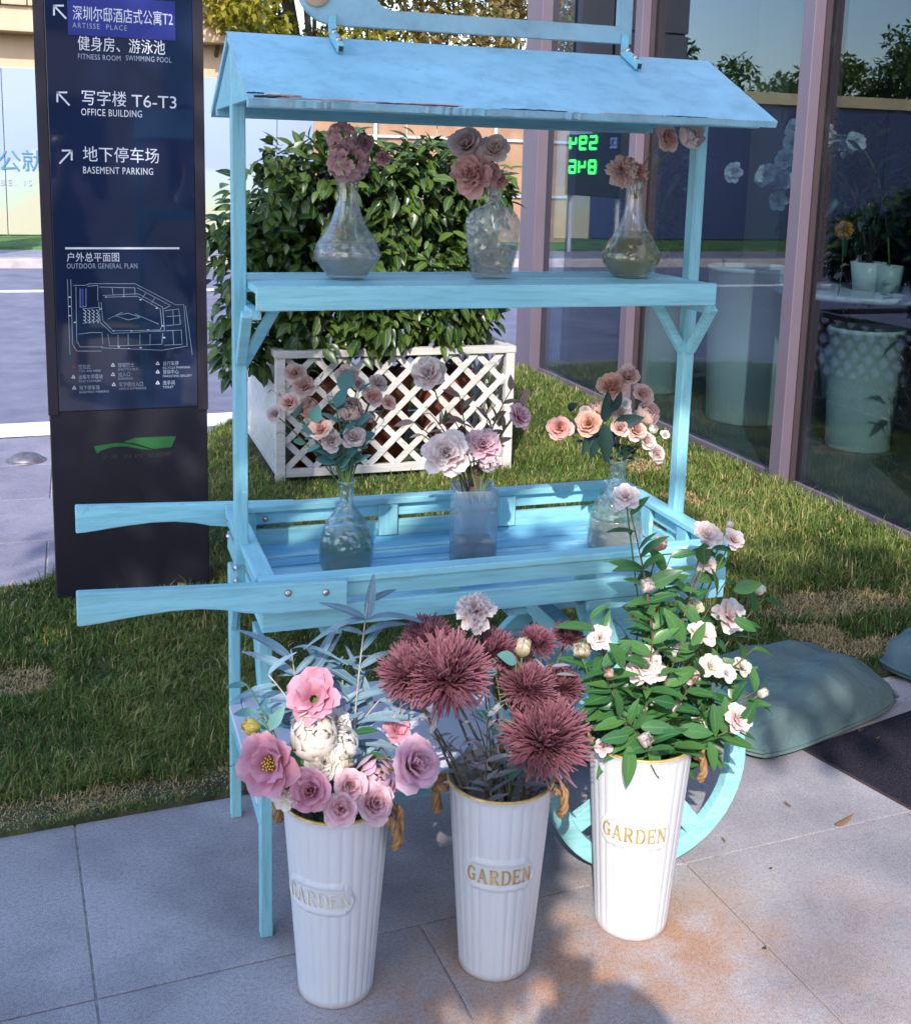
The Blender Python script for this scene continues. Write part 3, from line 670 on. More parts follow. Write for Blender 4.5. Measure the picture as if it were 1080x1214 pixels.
# wheels: rim, hub, four spokes; support boards and axle
WX, WR = .838, .236
def wheel(y0, y1):
    e = bpy.data.objects.new('wheel', None)
    n = 56; ri = WR-.040; rim = MB()
    V = [(WX+r*math.cos(2*math.pi*k/n), y, WR+r*math.sin(2*math.pi*k/n)) for r, y in ((WR, y0), (WR, y1), (ri, y1), (ri, y0)) for k in range(n)]
    rim.add(V, [(a*n+k, a*n+(k+1) % n, ((a+1) % 4)*n+(k+1) % n, ((a+1) % 4)*n+k) for a in range(4) for k in range(n)])
    w = rim.build('wheel', 'cyan', cart, bevel=.003)
    ym = (y0+y1)/2; th = (y1-y0)*.72
    for a in (-52, 38, 128, 212):
        ca, sa = math.cos(R_(a)), math.sin(R_(a))
        MB().beam((WX+.03*ca, ym, WR+.03*sa), (WX+(ri+.001)*ca, ym, WR+(ri+.001)*sa), .042, th, (0, 1, 0)).build('spoke', 'cyan', w, bevel=.002)
    m = MB(); m.lathe([(.0001, 0), (.042, 0), (.045, .003), (.045, y1-y0+.006), (.042, y1-y0+.009), (.0001, y1-y0+.009)], 24)
    m.xf(Matrix.Translation((WX, y0-.0045, WR)) @ Matrix.Rotation(-math.pi/2, 4, 'X')); m.build('hub', 'cyan', w, True); return w
wheel(.012, .040); wheel(D-.040, D-.012)
m = MB(); m.tube([(WX, -.002, WR), (WX, D+.002, WR)], .012, 12); m.build('axle', 'bolt', cart, True)
for y0, mt in ((.055, 'cyan'), (D-.075, 'cyan')):
    MB().prism([(.665, y0, ZB-.034), (.735, y0, ZB-.034), (WX+.045, y0, WR-.035), (WX-.03, y0, WR-.035)], (0, .018, 0)).build('wheel_support', mt, cart, bevel=.002)
    MB().prism([(.93, y0+.0185, ZB-.034), (.98, y0+.0185, ZB-.034), (WX+.03, y0+.0185, WR-.03), (WX-.02, y0+.0185, WR-.03)], (0, .016, 0)).build('wheel_support', mt, cart, bevel=.002)
bd('support_post', (.684, .0165, .30), (.712, .052, ZB-.0335))
bd('cross_brace', (.66, .075, .50), (.70, D-.077, .54))
# roof posts
PY = .222
for x0 in (-.0145, W-.012):
    bd('post', (x0, PY, ZB-.02), (x0+.0265, PY+.030, 1.700), bevel=.0025)
# shelf: front and back boards, top planks, brackets
SZ = 1.279; sx0, sx1, sy0, sy1 = .0125, W-.0125, .10, .395
bd('shelf_front_board', (sx0, sy0, SZ-.046), (sx1, sy0+.018, SZ)); bd('shelf_back_board', (sx0, sy1-.018, SZ-.040), (sx1, sy1, SZ-.0005))
for i in range(4):
    y0 = sy0+.0185+i*(sy1-sy0-.037)/4; bd('shelf_plank', (sx0+.001, y0+.0012, SZ-.016), (sx1-.001, y0+(sy1-sy0-.037)/4-.0012, SZ-.0015-.0008*(i % 2)), 'cyan', bevel=.0015)
for s, xp, xi in ((1, .004, .075), (-1, W-.004, W-.14)):
    x = (-.001) if s > 0 else W+.001
    MB().beam((x, PY-.002, SZ-.16), (x-s*.0, sy0+.035, SZ-.055), .020, .020, (1, 0, 0)).build('bracket', 'cyan', cart, bevel=.002)
    MB().beam((xp, PY+.015, SZ-.17), (xi if s > 0 else W-.085, PY+.015, SZ-.047), .020, .020, (0, 1, 0)).build('bracket', 'cyan', cart, bevel=.002)
    MB().box((x+s*.015-.008, sy0+.03, SZ-.066), (x+s*.015+.012, sy1-.02, SZ-.0475)).build('shelf_bearer', 'cyan_y', cart, bevel=.002)
# roof
RX0, RX1, RY, RZ, EY, EZ = -.019, 1.003, .243, 1.744, -.036, 1.608
def slope(sgn):
    ye = RY+sgn*(RY-EY)*-1 if sgn > 0 else 2*RY-EY
    ye = EY if sgn > 0 else 2*RY-EY
    th = .013; nx, nv = 170, 2
    # the long edge is ragged where the ply has split
    m = MB(); r = random.Random(4+sgn)
    poly = []
    d = np.array([0, ye-RY, EZ-RZ]); d /= np.linalg.norm(d); nrm = np.array([0, d[2]*(1 if sgn < 0 else -1), -d[1]*(1 if sgn < 0 else -1)])
    if nrm[2] < 0: nrm = -nrm
    top = [np.array([x, RY, RZ]) for x in np.linspace(RX0, RX1, nx)]
    eav = []
    for x in np.linspace(RX0, RX1, nx):
        j = (.0016*math.sin(x*31)*math.sin(x*13)+r.uniform(-.0013, .0013)*(2 if .05 < x < .6 and math.sin(x*23) > .2 else .4)) if sgn > 0 else 0
        eav.append(np.array([x, ye, EZ])+d*j)
    G1 = [top, eav]; G0 = [[p-nrm*th for p in row] for row in G1]
    V = [p for g in (G1, G0) for row in g for p in row]
    F = []
    for j in range(nx-1):
        F += [(j, j+1, nx+j+1, nx+j), (2*nx+j+1, 2*nx+j, 3*nx+j, 3*nx+j+1), (nx+j, nx+j+1, 3*nx+j+1, 3*nx+j), (j+1, j, 2*nx+j, 2*nx+j+1)]
    F += [(0, nx, 3*nx, 2*nx), (nx-1, 2*nx-1+2*nx-2*nx+0, 0, 0)] if False else [(0, nx, 3*nx, 2*nx), (2*nx-1, nx-1, 3*nx-1, 4*nx-1)]
    m.add(V, F); o = m.build('roof_slope', 'blue', cart); return o, d, nrm
rs, rd_, rn = slope(1); slope(-1)
# torn layers of ply along the front edge
MT['ply'] = plain('torn_ply', (.50, .36, .33), .8, .4, 20); MT['plywhite'] = plain('flaked_primer', (.66, .60, .60), .7, .1, 10); MT['plydark'] = plain('dark_split', (.05, .045, .05), .9, .2, 20)
def flake(x, s, w, l, mat, lift=.0016):
    base = np.array([x, EY, EZ])-rd_*s; ex = np.array([1, 0, 0])
    r = random.Random(int(x*1000)); k = 17; up = [base+ex*(l*i/(k-1))-rd_*(w*math.sin(math.pi*i/(k-1))**.6*r.uniform(.25, 1.1)+.0004) for i in range(k)]; lo = [base+ex*(l*i/(k-1))+rd_*w*.25*r.uniform(-1, 1)*(0 < i < k-1) for i in range(k)]
    MB().prism([p+rn*.0003 for p in lo+up[::-1]], rn*lift).build('flake', mat, rs)
flake(.008, .014, .017, .042, 'plywhite'); flake(.012, .013, .005, .06, 'ply', .003); flake(-.01, .006, .004, .06, 'plydark', .0032); flake(-.02, .022, .003, .03, 'plydark'); flake(.03, .004, .004, .2, 'ply', .002)
flake(.2, .002, .004, .15, 'plydark', .001); flake(.24, .006, .005, .12, 'ply', .0014); flake(.43, .001, .004, .13, 'plydark', .001); flake(.62, .001, .003, .14, 'ply', .001); flake(.75, .0015, .003, .1, 'plydark', .001)
# gable ends, purlins
for x0 in (-.0137, W+.0012):
    MB().prism([(x0, EY+.035, EZ+.001), (x0, 2*RY-EY-.035, EZ+.001), (x0, RY, RZ-.022)], (.012 if x0 < 0 else .012, 0, 0)).build('gable', 'cyan', cart, bevel=.0015)
bd('purlin', (-.014, EY+.045, EZ-.012), (W+.005, EY+.065, EZ+.014)); bd('purlin', (-.014, 2*RY-EY-.065, EZ-.012), (W+.005, 2*RY-EY-.045, EZ+.014))
bd('ridge_beam', (-.014, RY-.011, RZ-.06), (W+.005, RY+.011, RZ-.024))
# sign frame standing on the ridge
FY = RY-.012
fz0 = 1.7665; out_, in_ = [], []
def arc(cx, cz, r, a0, a1, k=10): return [(cx+r*math.cos(R_(a0+(a1-a0)*i/k)), cz+r*math.sin(R_(a0+(a1-a0)*i/k))) for i in range(k+1)]
outer = [(.812, fz0), (.812, 2.24)] + arc(.185, 2.165, .075, 90, 180, 8) + arc(.185, fz0+.075, .075, 180, 270, 8)
inner = [(.783, fz0+.034), (.783, 2.205)] + arc(.30, 2.165, .04, 90, 180, 8) + [(.255, 2.0)] + arc(.30, fz0+.075, .041, 180, 270, 8)
# ring of quads between the two outlines (resampled)
def resample(poly, n):
    P = np.array(poly+[poly[0]]); L = np.r_[0, np.cumsum(np.linalg.norm(np.diff(P, axis=0), axis=1))]; s = np.linspace(0, L[-1], n, endpoint=False)
    return np.stack([np.interp(s, L, P[:, 0]), np.interp(s, L, P[:, 1])], 1)
def ring_board(poly_o, poly_i, y0, y1, name, mat, parent):
    # bottom, right, top and left boards as one cut-out sheet
    bm = bmesh.new()
    def loop(poly, y): return [bm.verts.new((x, y, z)) for x, z in poly]
    me = None
    edges = []
    for poly in (poly_o, poly_i):
        vs_ = loop(poly, y0); edges += [bm.edges.new((vs_[i], vs_[(i+1) % len(vs_)])) for i in range(len(vs_))]
    res = bmesh.ops.triangle_fill(bm, use_beauty=True, use_dissolve=True, edges=edges, normal=(0, -1, 0))
    ex = bmesh.ops.extrude_face_region(bm, geom=list(bm.faces)); bmesh.ops.translate(bm, verts=[v for v in ex['geom'] if isinstance(v, bmesh.types.BMVert)], vec=(0, y1-y0, 0))
    bmesh.ops.recalc_face_normals(bm, faces=bm.faces); o0 = origin(parent); bmesh.ops.translate(bm, verts=bm.verts, vec=-Vector(o0))
    me = bpy.data.meshes.new(name); bm.to_mesh(me); bm.free(); me.materials.append(MT[mat]); o = bpy.data.objects.new(name, me); col.objects.link(o); o.parent = parent; ORG[o.name] = o0; return o
sf = ring_board(outer, inner, FY, FY+.018, 'sign_frame', 'pale', cart)
MT['peach'] = plain('peach_wood', (.60, .38, .24), .5, .12, 14)
m = MB(); m.lathe([(.0001, .006), (.024, .006), (.027, .003), (.027, 0)], 28); m.xf(Matrix.Translation((.148, FY-.0005, 1.824)) @ Matrix.Rotation(math.pi/2, 4, 'X')); m.build('peach_disc', 'peach', sf, True)
for x in (.178, .795):
    a = np.array([x, RY-.014, 1.776]); s0 = np.array([x+.002, RY, RZ])+rn*.010-np.array([0, .004, 0]); e = s0+rd_*.085
    MB().beam(s0, e, .013, .016, rn).build('foot', 'cyan', sf, bevel=.002)
    MB().box((x-.007, FY-.010, RZ+.006), (x+.007, FY-.0005, 1.785)).build('foot', 'cyan', sf, bevel=.001)
    for s in (.02, .06): bolt(*(s0+rd_*s+rn*.008), rn, sf)
    MB().beam(e+rd_*.0003-rn*.0, e+rd_*.001, .008, .010, rn).build('shade_end_plate', 'plydark', sf)  # dark plate standing in for the shaded hollow of a solid foot
# ------------------------------------------------------------------ vases
MT['glassclear'] = vase_mat('clear_cut_glass', (.98, .99, .99), .085, 60, .9, True, (.72, .74, .76))
MT['glassplain'] = vase_mat('clear_glass', (.985, .99, .99), .03, 12, .1, False, (.7, .75, .8))
MT['glassblue'] = vase_mat('pale_blue_glass', (.90, .965, .98), .035, 70, .7, True, (.5, .68, .74))
MT['glassgrey'] = vase_mat('smoky_blue_glass', (.88, .92, .95), .26, 8, .1, False, (.42, .52, .62))
MT['glassamber'] = vase_mat('water_clouded_glass', (.96, .96, .90), .05, 60, .8, True, (.5, .52, .42))
MT['water'] = vase_mat('cloudy_water', (.80, .78, .62), .20, 6, .05, False, (.24, .21, .11))
MT['mud'] = vase_mat('brown_water', (.86, .82, .75), .22, 6, .05, False, (.24, .19, .14))
MT['beads'] = plain('sandy_base', (.52, .46, .42), .6, .3, 60, .6)
def vase(label, base, prof, mat, water=None, watermat='water', square=None, group='glass vases on the cart', neckmat=None, split=None, flat=1.0):
    t = thing('glass_vase', label, 'vase', base, group); z0 = base[2]; th = .0028
    def cyl(pr, n, name, mt):
        m = MB(); m.lathe(pr, n, tuple(base));
        if flat != 1.0: m.xf(Matrix.Translation((0, base[1], 0)) @ Matrix.Diagonal((1, flat, 1, 1)) @ Matrix.Translation((0, -base[1], 0)))
        return m.build(name, mt, t, True)
    def shell(pr): return [(.0005, pr[0][1])]+list(pr)+[(max(r-th, .002), z) for r, z in pr[::-1] if z > th*1.5]+[(.0005, th*1.6)]
    if square:
        a, h = square; m = MB()
        def rr(q, r, z):
            c, s = abs(math.cos(q)), abs(math.sin(q)); return r/((c**9+s**9)**(1/9))
        m.lathe(shell(prof), 64, tuple(base), mod=rr); m.xf(Matrix.Translation(base) @ Matrix.Rotation(R_(-9), 4, 'Z') @ Matrix.Translation([-b for b in base])); m.build('body', mat, t, True)
        if water:
            m = MB(); m.lathe([(.0005, th*2), (a-th*1.4, th*2), (a-th*1.4, water), (.0005, water)], 64, tuple(base), mod=rr); m.xf(Matrix.Translation(base) @ Matrix.Rotation(R_(-9), 4, 'Z') @ Matrix.Translation([-b for b in base])); m.build('water', watermat, t, True)
        return t
    # resample the profile smoothly
    pz = np.array(prof); k = np.r_[0, np.cumsum(np.hypot(*np.diff(pz, axis=0).T))]; s = np.linspace(0, k[-1], 44)
    pr = list(zip(np.interp(s, k, pz[:, 0]), np.interp(s, k, pz[:, 1])))
    if split:
        lo = [q for q in pr if q[1] <= split]; hi = [q for q in pr if q[1] >= lo[-1][1]-1e-6]; 
        cyl([(.0005, lo[0][1])]+lo+[(r-th, z) for r, z in lo[::-1] if z > th*1.5]+[(.0005, th*1.6)], 48, 'body', mat); cyl([(hi[0][0]-th, hi[0][1])]+hi+[(r-th, z) for r, z in hi[::-1]], 48, 'neck', neckmat)
    else: cyl(shell(pr), 48, 'body', mat)
    cyl([(pr[-1][0]-th*.9, pr[-1][1]-.0005), (pr[-1][0]+.0012, pr[-1][1]-.001), (pr[-1][0]+.002, pr[-1][1]+.0015), (pr[-1][0], pr[-1][1]+.004), (pr[-1][0]-th*.9, pr[-1][1]+.0025), (pr[-1][0]-th*.9, pr[-1][1]-.0005)], 48, 'rim', 'glassplain')
    if water:
        wp = [(max(r-th*1.25, .0006), z) for r, z in pr if th*2 < z < water]; cyl([(.0005, th*2)]+wp+[(.0005, wp[-1][1])], 40, 'water', watermat)
    return t
def smooth(prof, n=30):
    """Catmull-Rom through the profile points"""
    P = np.array([prof[0]]+list(prof)+[prof[-1]], float); out = []
    for i in range(1, len(P)-2):
        for t in np.linspace(0, 1, 8, endpoint=False):
            a, b, c, d = P[i-1:i+3]; out.append(.5*((2*b)+(-a+c)*t+(2*a-5*b+4*c-d)*t*t+(-a+3*b-3*c+d)*t**3))
    out.append(P[-2]); return [tuple(q) for q in out]
SH = SZ-.0005
q = onz(408, 328, SH); V1 = (q[0], .262, SH)
vase('clear cut glass carafe vase with wide round base, left on the shelf', V1, smooth([(.036, 0), (.046, .012), (.0655, .040), (.066, .055), (.055, .080), (.036, .110), (.024, .145), (.0215, .175), (.022, .205), (.0235, .215)]), 'glassclear', .045, 'mud', neckmat='glassplain', split=.078)
q = onz(577, 327, SH); V2 = (q[0], .262, SH)
vase('square shouldered crackled glass bottle vase, middle of the shelf', V2, smooth([(.042, 0), (.045, .010), (.054, .055), (.0595, .098), (.0575, .122), (.042, .142), (.022, .150), (.0165, .160), (.016, .180), (.0195, .187)]), 'glassclear', .070, 'mud', flat=.62)
q = onz(743, 327, SH); V3 = (q[0], .262, SH)
vase('yellowish cut glass carafe vase with faceted base, right on the shelf', V3, smooth([(.036, 0), (.047, .010), (.063, .035), (.0635, .052), (.050, .078), (.033, .105), (.0215, .14), (.019, .175), (.0195, .205), (.021, .212)]), 'glassamber', .085, 'water', neckmat='glassplain', split=.105)
q = onz(404, 668, FLOOR); V4 = (q[0], .262, FLOOR)
vase('pale blue bulbous glass bottle vase at the left of the tray', V4, smooth([(.046, 0), (.053, .010), (.0575, .040), (.058, .060), (.053, .085), (.042, .11), (.026, .133), (.0165, .152), (.0155, .175), (.0155, .192), (.018, .197)]), 'glassblue', .088, 'water')
q = onz(553, 660, FLOOR); V5 = (q[0], .25, FLOOR)
vase('tall square smoky glass vase with brown water in the middle of the tray', V5, [(.0465, 0), (.0465, .17), (.0465, .174)], 'glassgrey', .052, 'mud', square=(.0465, .174))
q = onz(717, 640, FLOOR); V6 = (q[0], .275, FLOOR)
vase('bell shaped glass bottle vase with murky water at the right of the tray', V6, smooth([(.0575, 0), (.062, .010), (.0625, .030), (.060, .060), (.056, .085), (.045, .112), (.026, .14), (.019, .160), (.0185, .195), (.021, .203)]), 'glassclear', .105, 'water', neckmat='glassblue', split=.075)

# ------------------------------------------------------------------ tin buckets lettered GARDEN
def tin_mat(name, base, rust):
    m, t, out = nodes(name); p = principled(t, base, .35, .5); n = noise(t, 5, 5, .6); 
    c = ramp(t, n.outputs[0], [(.3, tuple(c*.93 for c in base)), (.7, base)]).outputs[0]
    s = noise(t, 1.2, 6, .7, stretch=(14, 14, 1.2)); c = mixc(t, ramp(t, s.outputs[0], [(.62, (0, 0, 0)), (.70, (.35, .35, .35))]).outputs[0], c, rust)
    tc = N(t, 'TexCoord'); sp = N(t, 'SeparateXYZ'); t.links.new(tc.outputs['Object'], sp.inputs[0]); mr = N(t, 'MapRange'); mr.inputs[1].default_value = .016; mr.inputs[2].default_value = .004
    t.links.new(sp.outputs['Z'], mr.inputs[0]); rn_ = noise(t, 40, 4, .7); ml = N(t, 'Math', operation='MULTIPLY'); t.links.new(mr.outputs[0], ml.inputs[0]); t.links.new(rn_.outputs[0], ml.inputs[1])
    c = mixc(t, ml.outputs[0], c, (.30, .17, .09)); t.links.new(c, p.inputs['Base Color']); bump(t, noise(t, 30, 3).outputs[0], p, .08, .002)
    t.links.new(p.outputs[0], out.inputs[0]); return m
MT['tin'] = tin_mat('white_enamelled_tin', (.60, .605, .64), (.45, .38, .30))
MT['gold'] = plain('worn_gilding', (.55, .37, .12), .4, .35, 60, .3, metal=.4)
MT['goldfaint'] = plain('faded_gilding', (.66, .60, .50), .5, .15, 60)
MT['rope'] = plain('jute_rope', (.30, .17, .075), .9, .35, 60, .6, bdist=.003)
# serif capitals in a unit-high box: strokes (x0,z0,x1,z1,width) and arcs
def glyph(ch):
    B = []                     # list of closed polygons
    def bar(x0, z0, x1, z1, w):
        d = np.array([x1-x0, z1-z0]); L = np.linalg.norm(d); n_ = np.array([-d[1], d[0]])/L*w/2; a, b = np.array([x0, z0]), np.array([x1, z1]); B.append([a-n_, b-n_, b+n_, a+n_])
    def arc_(cx, cz, rx, rz, a0, a1, w, k=12):
        pts = [(cx+rx*math.cos(R_(a0+(a1-a0)*i/k)), cz+rz*math.sin(R_(a0+(a1-a0)*i/k))) for i in range(k+1)]
        for i in range(k):
            ww = w*(.45+.55*abs(math.cos(R_(a0+(a1-a0)*(i+.5)/k)))); bar(*pts[i], *pts[i+1], ww)
    T_, t0 = .17, .07
    if ch == 'G':
        arc_(.42, .5, .34, .46, 40, 320, T_); bar(.68, .08, .68, .46, T_); bar(.5, .46, .84, .46, t0); bar(.70, .72, .70, .96, t0); w = .84
    if ch == 'A':
        bar(.10, 0, .42, 1, t0*1.1); bar(.42, 1, .76, 0, T_); bar(.22, .34, .62, .34, t0); bar(-.02, .03, .24, .03, t0); bar(.6, .03, .92, .03, t0); w = .9
    if ch == 'R':
        bar(.16, 0, .16, 1, T_); bar(.02, .03, .32, .03, t0); bar(.02, .97, .45, .97, t0); arc_(.42, .74, .26, .23, 90, -90, T_); bar(.2, .51, .44, .51, t0); bar(.40, .5, .74, .03, T_); bar(.66, .03, .86, .03, t0); w = .84
    if ch == 'D':
        bar(.16, 0, .16, 1, T_); bar(.02, .03, .42, .03, t0); bar(.02, .97, .42, .97, t0); arc_(.40, .5, .38, .47, 90, -90, T_); w = .84
    if ch == 'E':
        bar(.16, 0, .16, 1, T_); bar(.02, .03, .70, .03, t0); bar(.02, .97, .68, .97, t0); bar(.2, .5, .52, .5, t0); bar(.68, .03, .68, .24, t0); bar(.66, .76, .66, .97, t0); bar(.53, .4, .53, .6, t0); w = .74
    if ch == 'N':
        bar(.14, 0, .14, 1, t0); bar(.14, 1, .76, 0, T_); bar(.76, 0, .76, 1, t0); bar(-.02, .03, .30, .03, t0); bar(-.02, .97, .22, .97, t0); bar(.6, .97, .92, .97, t0); w = .92
    return B, w
BH, RB, RT = .385, .069, .098
def bucket(px, py, label, turn, textmat, s=1.0):
    g = onz(px, py); base = np.array([g[0], g[1], 0.]); t = thing('tin_bucket', label, 'bucket', base, 'white tin buckets lettered GARDEN')
    h, rb, rt = BH*s, RB*s, RT*s
    # the side that faces the camera
    face = math.atan2(CAM[1]-base[1], CAM[0]-base[0])+turn
    rad = lambda z: rb+(rt-rb)*z/h
    pz, ph, pw = .595*h, .030*s, .066*s
    def oval(arc, dz):     # 1 inside the lettering plate
        q = max(abs(arc)-(pw-ph*.9), 0); return q*q/(ph*.9)**2+dz*dz/(ph*.92)**2
    def mod(q, r, z):
        if r < .03: return r
        a = (q-face+math.pi) % (2*math.pi)-math.pi; o = oval(a*r, z-pz); fl = -.0022*(1-abs(math.cos(q*14))**.45)
        if z < .012 or z > h-.014: return r
        if o < .80: return r+.0010
        if o < 1.14: return r+.0042
        return r+fl
    n = 272; prof = [(.0005, .004), (rb-.004, .004), (rb-.001, 0), (rb+.001, .002)]+[(rad(z), z) for z in np.linspace(.008, h-.012, 70)]+[(rt+.0005, h-.006), (rt+.003, h-.003), (rt+.003, h), (rt, h+.002), (rt-.003, h-.001), (rt-.004, h-.02), (rb+.006, .08), (.0005, .08)]
    m = MB(); m.lathe(prof, n, tuple(base), mod=mod); body = m.build('body', 'tin', t, True)
    m = MB(); m.lathe([(rt+.0032, h-.0018), (rt+.0036, h), (rt+.0015, h+.0028), (rt-.0018, h+.0018), (rt-.002, h)], 64, tuple(base)); m.build('rim', 'gold', t, True)
    # letters wrapped round the plate
    word = 'GARDEN'; gl = [glyph(c) for c in word]; lh = .030*s; sp = .16; tot = sum(w for _, w in gl)+sp*5; x = -tot/2
    for (B, w), ch in zip(gl, word):
        m = MB()
        for poly in B:
            P = []
            for (u, v) in poly:
                arc = (x+u)*lh*.72; z = pz+(v-.5)*lh; r = rad(z)+.0022; a = face+arc/r; P.append((base[0]+r*math.cos(a), base[1]+r*math.sin(a), z))
            c = np.mean(P, axis=0)-base; c[2] = 0; m.prism(P, c/np.linalg.norm(c)*.0009)
        o = m.build('letter', textmat, body); x += w+sp
    # knotted rope loops at the sides, through two eyelets
    for sgn in (-1, 1):
        a = face+sgn*math.pi/2; d = np.array([math.cos(a), math.sin(a), 0]); tn = np.array([-d[1], d[0], 0]); c = base+d*(rt+.004)
        up, lo = c+np.array([0, 0, h-.018]), c+np.array([0, 0, h-.075])
        pts = np.array([up+tn*.022-d*.002, up+tn*.018+d*.012, up+d*.020+np.array([0, 0, -.012]), lo+d*.018+tn*.004, lo+d*.012-tn*.006, lo+d*.020+np.array([0, 0, .022])-tn*.012, up-tn*.018+d*.012, up-tn*.022-d*.002])
        k = np.linspace(0, 1, len(pts)); kk = np.linspace(0, 1, 46); C = np.stack([np.interp(kk, k, pts[:, i]) for i in range(3)], 1)
        for _ in range(3): C[1:-1] = (C[:-2]+2*C[1:-1]+C[2:])/4
        m = MB()
        tg = np.gradient(C, axis=0); tg /= np.linalg.norm(tg, axis=1)[:, None]; a1 = np.cross(tg, np.array([.3, .2, .93])); a1 /= np.linalg.norm(a1, axis=1)[:, None]; a2 = np.cross(tg, a1)
        for st in range(3):
            phs = np.linspace(0, 26, 46)+st*2.094; m.tube(C+.0042*(np.cos(phs)[:, None]*a1+np.sin(phs)[:, None]*a2), .0046, 7)
        m.build('rope_handle', 'rope', t, True)
    return t, base, h, rt
K1 = bucket(398, 1166, 'left white tin bucket of pink roses, its gilt lettering faded', -.42, 'goldfaint')
K2 = bucket(586, 1136, 'middle white tin bucket holding burgundy chrysanthemums', .05, 'gold')
K3 = bucket(747, 1089, 'right white tin bucket of camellia branches standing in the sun', -.02, 'gold', 1.05)
# ------------------------------------------------------------------ blooms (unit radius, facing +Z)
def petal(m, az, r0, z0, th0, curl, L, wd, cup=.15, ruff=0., wrap=.25, nu=5, nv=5, tipn=.0, ph=0., shape=.75, t0=0., t1=1.):
    v = np.linspace(0, 1, nv); u = np.linspace(-1, 1, nu)
    th = R_(th0)+R_(curl)*v**1.5; dr = np.r_[0, np.cumsum(np.sin((th[1:]+th[:-1])/2))]*L/(nv-1); dz = np.r_[0, np.cumsum(np.cos((th[1:]+th[:-1])/2))]*L/(nv-1)
    w = np.sin(math.pi*np.clip(.12+.80*v, 0, 1))**.55*(.35+.65*v**shape); w = wd*w/w.max()
    P = np.zeros((nv, nu, 3)); 
    for i in range(nv):
        ww = w[i]*(1 if i < nv-1 else .72)
        t = ww*u; nrm = cup*w[i]*u*u*1.2+ruff*v[i]*np.sin(u*4+ph+v[i]*3)-(tipn*v[i]**3*(1-u*u))
        r = r0+dr[i]-np.cos(th[i])*nrm; z = z0+dz[i]+np.sin(th[i])*nrm-(0 if i < nv-1 else L*.05)*np.abs(u)**2
        rr = np.maximum(np.abs(r), wrap); a = az+np.arctan2(t, rr)
        rad = np.sqrt(r*r*0+np.hypot(t, np.maximum(r, .0))**2*.5+np.maximum(r, .02)**2*.5)
        P[i, :, 0] = rad*np.cos(a); P[i, :, 1] = rad*np.sin(a); P[i, :, 2] = z
    m.grid(P, along=np.repeat(t0+(t1-t0)*v, nu))
def disc(m, n, rad, z, size, val=0.):
    for i in range(n):
        a = i*2.4; r = rad*math.sqrt(i/n); c = np.array([r*math.cos(a), r*math.sin(a), z+random.uniform(-.02, .03)]); m.tube([c-np.array([0, 0, .1]), c], size, 4, True, along=val)
def rose(seed, open_=1.0):
    R = random.Random(seed); m = MB()
    layers = [(3, .01, .16, -2, 6, .60, .16, .0), (4, .05, .12, 2, 12, .66, .26, .15), (5, .11, .06, 6, 20, .70, .36, .3), (5, .18, .0, 12, 32, .74, .44, .5), (6, .24, -.06, 22, 46, .78, .50, .75), (6, .27, -.12, 38, 62, .76, .54, 1)]
    for j, (k, r0, z0, th, cu, L, wd, tt) in enumerate(layers):
        off = R.uniform(0, 6)
        for i in range(k): petal(m, off+i*6.283/k+R.uniform(-.25, .25), r0, z0+R.uniform(-.04, .04), th*open_+R.uniform(-11, 11), cu+R.uniform(-20, 20), L*R.uniform(.86, 1.12), wd*R.uniform(.85, 1.12), .06, .035, .2, 5, 6, .05, R.uniform(0, 6), .7, tt*.5, .5+tt*.5)
    return m
def peony(seed, full=False):
    R = random.Random(seed); m = MB()
    lay = [(6, .12, .0, 22, 30, .72, .40), (7, .18, -.05, 48, 30, .85, .46)] if not full else [(5, .04, .05, 0, 25, .5, .26), (7, .08, .03, 10, 30, .58, .3), (8, .12, 0, 26, 34, .68, .36), (8, .16, -.04, 46, 32, .8, .42), (7, .18, -.08, 66, 30, .86, .46)]
    for (k, r0, z0, th, cu, L, wd) in lay:
        off = R.uniform(0, 6)
        for i in range(k): petal(m, off+i*6.283/k+R.uniform(-.25, .25), r0, z0, th+R.uniform(-9, 9), cu+R.uniform(-25, 15), L*R.uniform(.85, 1.12), wd*R.uniform(.85, 1.1), .22, .07, .22, 6, 6, .04, R.uniform(0, 6), .55)
    return m
def carnation(seed):
    R = random.Random(seed); m = MB()
    for i in range(46):
        f = i/46; th = 8+88*f**.8; petal(m, i*2.4+R.uniform(-.3, .3), .05, -.05-.12*f, th+R.uniform(-8, 8), 20+R.uniform(-20, 25), .55+.36*f, .18+.12*f, .1, .11, .15, 6, 4, .0, R.uniform(0, 6), 1.2)
    return m
def ranunculus(seed):
    R = random.Random(seed); m = MB()
    for j, (k, L, wd, th, rr, cu) in enumerate([(4, .5, .3, -8, .10, -8), (5, .62, .38, -2, .22, -14), (6, .74, .44, 6, .33, -24), (6, .82, .50, 14, .42, -34), (7, .88, .55, 24, .5, -48), (7, .9, .56, 40, .52, -52)]):
        off = R.uniform(0, 6)
        for i in range(k): petal(m, off+i*6.283/k, rr*.6, -.28+.015*j, th+R.uniform(-5, 5), cu+R.uniform(-8, 8), L, wd, .03, .01, .25, 5, 6, .0, 0, .5)
    return m
